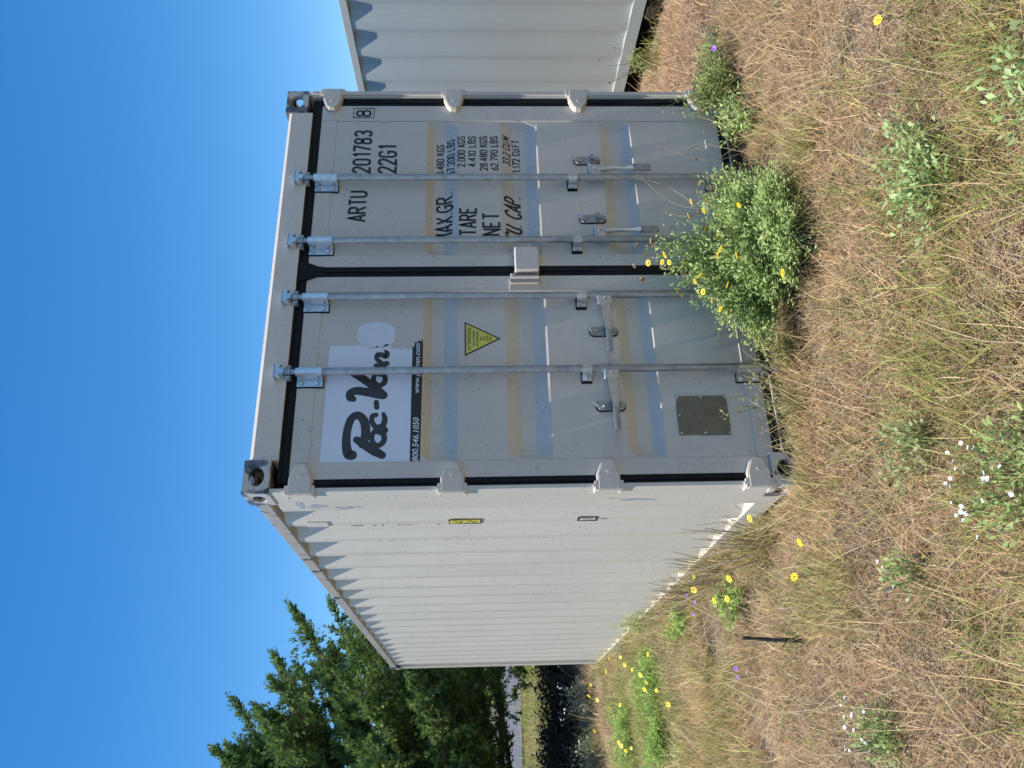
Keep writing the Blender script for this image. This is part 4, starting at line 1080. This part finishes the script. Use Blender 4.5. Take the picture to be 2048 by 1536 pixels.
# plants along the long wall
tips = []; dome(-.06, 3.5, .08, .42, .34, 50); tips = [(min(a, -.015), b_, c) for a, b_, c in tips]
weed('wall_weed', (-.07, 3.5), tips, (.018, .034), FINE, 'tall yellow-green weed leaning on the long cream wall', per=18, ratio=.3, r0=.0022, arch=.05)
tips = []; dome(-.10, 4.7, .09, .25, .22, 24); tips = [(min(a, -.015), b_, c) for a, b_, c in tips]
weed('wall_weed', (-.10, 4.7), tips, (.016, .030), [(.30, .34, .24), (.36, .38, .28)], 'greyish weed by the far end of the long cream wall', per=16, ratio=.3, r0=.002, arch=.05)
LAWN = [(.30, .46, .11), (.37, .52, .14), (.43, .55, .16), (.24, .39, .09)]
for k_, (cx, cy, rx_, ry_, h_, n_, lab) in enumerate(((-.40, 3.9, .30, .7, .16, 110, 'dense green flowering ground plant spreading beside the long wall'), (-.95, 3.8, .36, .65, .14, 100, 'broad low green plant with gold flowers away from the wall'), (-.75, 5.6, .45, .8, .20, 110, 'green ground plant beyond the end of the long wall'),
                                                  (-.24, 2.4, .14, .4, .10, 30, 'small blue-green ground plant under the lower rail of the long wall'), (-.33, 1.15, .16, .2, .10, 22, 'wispy olive plant carrying gold flowers near the first corrugations'))):
    tips = []
    for _ in range(5): dome(cx+random.gauss(0, rx_*.6), cy+random.gauss(0, ry_*.55), rx_*random.uniform(.4, .8), ry_*random.uniform(.3, .55), h_*random.uniform(.6, 1.1), n_//5)
    tips = [(min(a, -.02), b_, c) for a, b_, c in tips]
    weed('ground_plant', (cx, cy), tips, (.024, .048), LAWN, lab, per=36, ratio=.3, r0=.002, arch=.08)
tips = []; dome(-.25, 8.7, .35, .35, .34, 50)
b_ = [((-.25+random.gauss(0, .18), 8.65+random.gauss(0, .18), random.uniform(.2, .44)), 'white', 1.9) for _ in range(40)]
weed('white_wildflower', (-.25, 8.7), tips, (.03, .06), [(.30, .34, .27), (.36, .38, .32)], 'tall pale plant in white bloom at the edge of the tree shade', 'plant', 18, .3, .003, b_)
tips = []; dome(-1.0, 8.3, .4, .3, .28, 40)
b_ = [((-1.0+random.gauss(0, .2), 8.3+random.gauss(0, .16), random.uniform(.15, .36)), 'white', 1.8) for _ in range(26)]
weed('white_wildflower', (-1.0, 8.3), tips, (.03, .06), [(.28, .33, .22), (.34, .37, .26)], 'pale bushy white-flowered plant nearer the cedar trunk', 'plant', 18, .3, .003, b_)

# ---- single wildflowers: stem, a few leaves and one bloom each
def wildflower(x_, y_, h_, kind, label, group, sc):
    z_ = float(ground_z(x_, y_)); h_ = max(.07, h_-max(0, z_)); o = empty('wildflower', (x_, y_, z_)); tag(o, label, 'flower', group)
    dx, dy = random.gauss(0, .03), random.gauss(0, .03); mb = MB()
    q = crom([np.array(p) for p in ((dx, dy, 0), (dx*.5, dy*.5, h_*.5), (0, 0, h_))], 5); mb.tube(q, list(np.linspace(.0018, .001, len(q))), 5, False)
    mb.build('stem', M['stem_green'], o, True, fix=False)
    c = np.array([[dx*(1-t), dy*(1-t), h_*t] for t in np.linspace(.1, .8, 7)]); d = RNG.normal(0, 1, (7, 3)); d[:, 2] = np.abs(d[:, 2])*.6
    V, F, cc = leaf_geo(c, d, RNG.uniform(.02, .04, 7), FORB, ratio=.2); np_obj('leaf', V, F, M['leaf'], o, col=cc)
    put('flower', BL[kind], o, (0, 0, h_), sc=sc, face=(random.gauss(-.35, .4), random.gauss(-.55, .35), 1))
YEL = [(-.10, .22), (-.13, 1.36), (-.29, .69), (-.20, 1.42), (-.34, 1.03), (-.39, .72), (-.03, 3.6), (-.37, 3.03), (-.16, 4.97), (-.21, 4.46), (-.48, 3.43), (-.54, 3.42), (-.58, 3.56), (-.64, 2.99), (-.27, 7.04), (-.34, 6.98), (-.58, 5.63), (-.18, 7.32), (-.76, 2.71), (-.3, 4.3), (-.39, 3.86),
       (-.96, 5.05), (-.92, 5.37), (-1.0, 4.43), (-1.01, 4.82), (-1.06, 12.01), (-.36, -.32), (-.47, -.17), (-.22, 5.54), (-.6, 4.9), (-.45, 6.2), (-.75, 6.6), (-1.1, 3.6)]
for x_, y_ in YEL: wildflower(x_, y_, random.uniform(.17, .23), 'gold', *((('gold wildflower in dry grass beside the first corrugations of the cream wall', 'gold wildflowers by the first corrugations') if y_ < 2 else ('gold wildflower among the green ground plants along the cream wall', 'gold wildflowers in the green plants') if y_ < 6 else ('gold wildflower beyond the far end of the cream wall, towards the cedar', 'gold wildflowers towards the cedar'))), random.uniform(1.0, 1.35) if y_ < 5 else 1.5)
wildflower(1.09, -1.69, .18, 'gold', 'lone gold flower in the dry foreground grass away from the wall', None, 1.1)
for x_, y_ in [(-.74, 1.13), (-.69, 1.17), (-.16, 1.8), (-.24, 1.62), (-.08, 1.34), (-.3, 1.68)]: wildflower(x_, y_, .15, 'purple', 'small purple wildflower in the grass along the long cream wall', 'purple wildflowers by the long wall', random.uniform(.9, 1.2))
wildflower(2.56, -.22, .16, 'purple', 'single purple flower beside the weed at the right container post', None, 1.3)
# charred stick
mb = MB(); q = crom([np.array(p) for p in ((0, 0, -.04), (.012, .01, .08), (.016, .03, .16), (.028, .05, .25), (.034, .06, .31))], 5)
mb.tube(q, [.013*random.uniform(.75, 1.1)*(1-.35*i_/len(q)) for i_ in range(len(q))], 7)
mb.tube([(.02, .02, .10), (-.02, .0, .15)], [.006, .003], 6)
st = mb.build('charred_stick', M['stick'], None, True); st.location = (-.67, .33, float(ground_z(-.67, .33))); tag(st, 'short charred stick poking out of the dry grass', 'stick')

# ---- cedars
CED = [(.14, .25, .065), (.20, .31, .08), (.09, .17, .06), (.30, .38, .10), (.15, .23, .10)]
def cedar(name, loc, height, radius, base_h, limbs, label, seed, sprays=13, spray=(.11, .22), group=None, top=1.0, twigs=11):
    rng = np.random.default_rng(seed); o = empty(name, (loc[0], loc[1], float(ground_z(*loc)))); tag(o, label, 'tree', group)
    tr = MB(); bend = rng.normal(0, .12, 2)
    def axis(z): return np.array([bend[0]*math.sin(z*.7), bend[1]*math.sin(z*.9), z])
    zs_ = np.linspace(-.1, height*.96, 14); tr.tube([axis(z) for z in zs_], [max(.012, .17*(1-z/height)**.8*height/7) for z in np.maximum(zs_, 0)], 9)
    tr.build('trunk', M['bark'], o, True, fix=False)
    lm = MB(); C_, D_, Ln = [], [], []
    for k_ in range(limbs):
        f = (k_+rng.random())/limbs; z = base_h+(height-base_h)*f**.95
        prof = (1-f)**.72*(.72+.28*min(1, f*5))*radius*rng.uniform(.66, 1.12)+.12
        a = k_*2.399+rng.normal(0, .3); rise = rng.uniform(.0, .34)+f*.5
        p0 = axis(z); d = np.array([math.cos(a), math.sin(a), rise*.75]); e_ = p0+d*prof
        mid = p0+d*prof*.5+np.array([0, 0, -.07*prof])
        P = [p0*(1-t)**2+2*t*(1-t)*mid+t*t*e_ for t in np.linspace(0, 1, 7)]
        lm.tube(P, list(np.linspace(.018+.012*prof, .004, 7)), 5, False)
        P = np.array(P); nt_ = int(twigs*(.6+prof/2.2))
        for q in range(nt_):
            t = .22+.78*rng.random()**.75; i_ = min(int(t*6), 5); p = P[i_]+(P[i_+1]-P[i_])*(t*6-i_)
            td = d/np.linalg.norm(d)*.9+rng.normal(0, .62, 3)+np.array([0, 0, .28]); td /= np.linalg.norm(td)
            tl = rng.uniform(.16, .42)*(.7+.3*prof/2)*(1.15-.35*t)
            if t > .93: td = d/np.linalg.norm(d)+np.array([0, 0, .35]); td /= np.linalg.norm(td)
            for s2 in range(sprays):
                u = rng.random(); c = p+td*tl*u+rng.normal(0, .028, 3)
                dd = td*1.1+rng.normal(0, .55, 3)+np.array([0, 0, .18])
                C_.append(c); D_.append(dd); Ln.append(rng.uniform(*spray)*(1-.35*u))
    lm.build('limb', M['bark'], o, True, fix=False)
    C_, D_, Ln = np.array(C_), np.array(D_), np.array(Ln); D_ /= np.linalg.norm(D_, axis=1, keepdims=True)
    n_ = len(C_)
    # each spray: five narrow scale-leaf fingers fanning from a common point
    side = np.cross(D_, rng.normal(0, 1, (n_, 3))); side /= np.linalg.norm(side, axis=1, keepdims=True)+1e-9; nn = np.cross(D_, side)
    V = np.empty((n_, 5, 3, 3))
    for k_, (off, ln_, st_) in enumerate(((0, 1, 0), (.55, .72, .18), (-.55, .72, .22), (.85, .5, .42), (-.85, .5, .46))):
        dk = D_+side*off+nn*rng.normal(0, .25, (n_, 1)); dk /= np.linalg.norm(dk, axis=1, keepdims=True)
        b_ = C_+D_*(Ln*st_)[:, None]*.8; wv_ = np.cross(dk, nn+side*.6)*(Ln*.085)[:, None]
        V[:, k_, 0] = b_-wv_; V[:, k_, 1] = b_+wv_; V[:, k_, 2] = b_+dk*(Ln*ln_)[:, None]
    pal = np.array(CED); col = pal[rng.integers(0, len(pal), n_)]*rng.uniform(.75, 1.3, (n_, 1))
    np_obj('crown', V.reshape(-1, 3), np.arange(n_*15).reshape(-1, 3), M['cedar'], o, 'stuff', np.repeat(col, 15, 0))
    return o
cedar('cedar_tree', (-1.9, 12.3), 5.9, 4.9, 1.10, 340, 'large dense green cedar tree standing behind the long wall', 5, sprays=20, spray=(.085, .165), twigs=25)
cedar('cedar_tree', (-5.8, 15.0), 6.4, 3.4, .7, 130, 'second cedar tree, left of the large dense one and farther off', 6, sprays=9, spray=(.16, .3))
cedar('cedar_tree', (1.9, 16.5), 3.9, 2.0, .35, 70, 'shorter dark cedar hidden mostly behind the cream container', 7, sprays=9, spray=(.16, .3))
# undergrowth under the cedars; dark leaf colours added to deepen the shade
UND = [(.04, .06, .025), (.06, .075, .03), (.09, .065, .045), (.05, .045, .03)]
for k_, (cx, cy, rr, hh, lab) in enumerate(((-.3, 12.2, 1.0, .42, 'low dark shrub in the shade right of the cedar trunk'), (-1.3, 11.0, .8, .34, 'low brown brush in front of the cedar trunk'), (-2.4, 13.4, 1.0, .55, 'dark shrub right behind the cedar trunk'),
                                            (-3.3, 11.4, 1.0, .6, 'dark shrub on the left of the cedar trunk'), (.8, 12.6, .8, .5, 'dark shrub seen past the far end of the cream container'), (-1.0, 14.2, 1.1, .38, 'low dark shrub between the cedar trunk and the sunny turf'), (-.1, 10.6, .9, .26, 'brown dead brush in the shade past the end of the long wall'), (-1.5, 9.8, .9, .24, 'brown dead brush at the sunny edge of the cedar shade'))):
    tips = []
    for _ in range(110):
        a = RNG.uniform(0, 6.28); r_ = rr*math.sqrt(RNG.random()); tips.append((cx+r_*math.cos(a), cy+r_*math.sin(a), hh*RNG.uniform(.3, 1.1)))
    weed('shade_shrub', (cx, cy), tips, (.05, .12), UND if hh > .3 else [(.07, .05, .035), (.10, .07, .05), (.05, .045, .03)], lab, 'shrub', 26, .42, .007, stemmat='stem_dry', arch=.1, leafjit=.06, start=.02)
# far trees beyond the gravel road
proto = cedar('far_tree', (6, 74), 9.0, 4.5, .5, 60, 'dark tree beyond the gravel road', 9, sprays=6, spray=(.4, .8), group='trees beyond the gravel road', twigs=9)
for x_, y_, sc in ((-4, 78, 1.1), (-14, 72, .9), (14, 80, 1.2), (24, 74, 1.0), (-24, 80, 1.2), (34, 84, 1.25), (1, 88, 1.3), (9, 90, 1.3), (-9, 92, 1.35), (19, 92, 1.3)):
    o = proto.copy(); link(o); o.location = (x_, y_, float(ground_z(x_, y_))); o.scale = (sc,)*3; o.rotation_euler = (0, 0, random.uniform(0, 6))
    for ch in list(proto.children): c = ch.copy(); link(c, o)
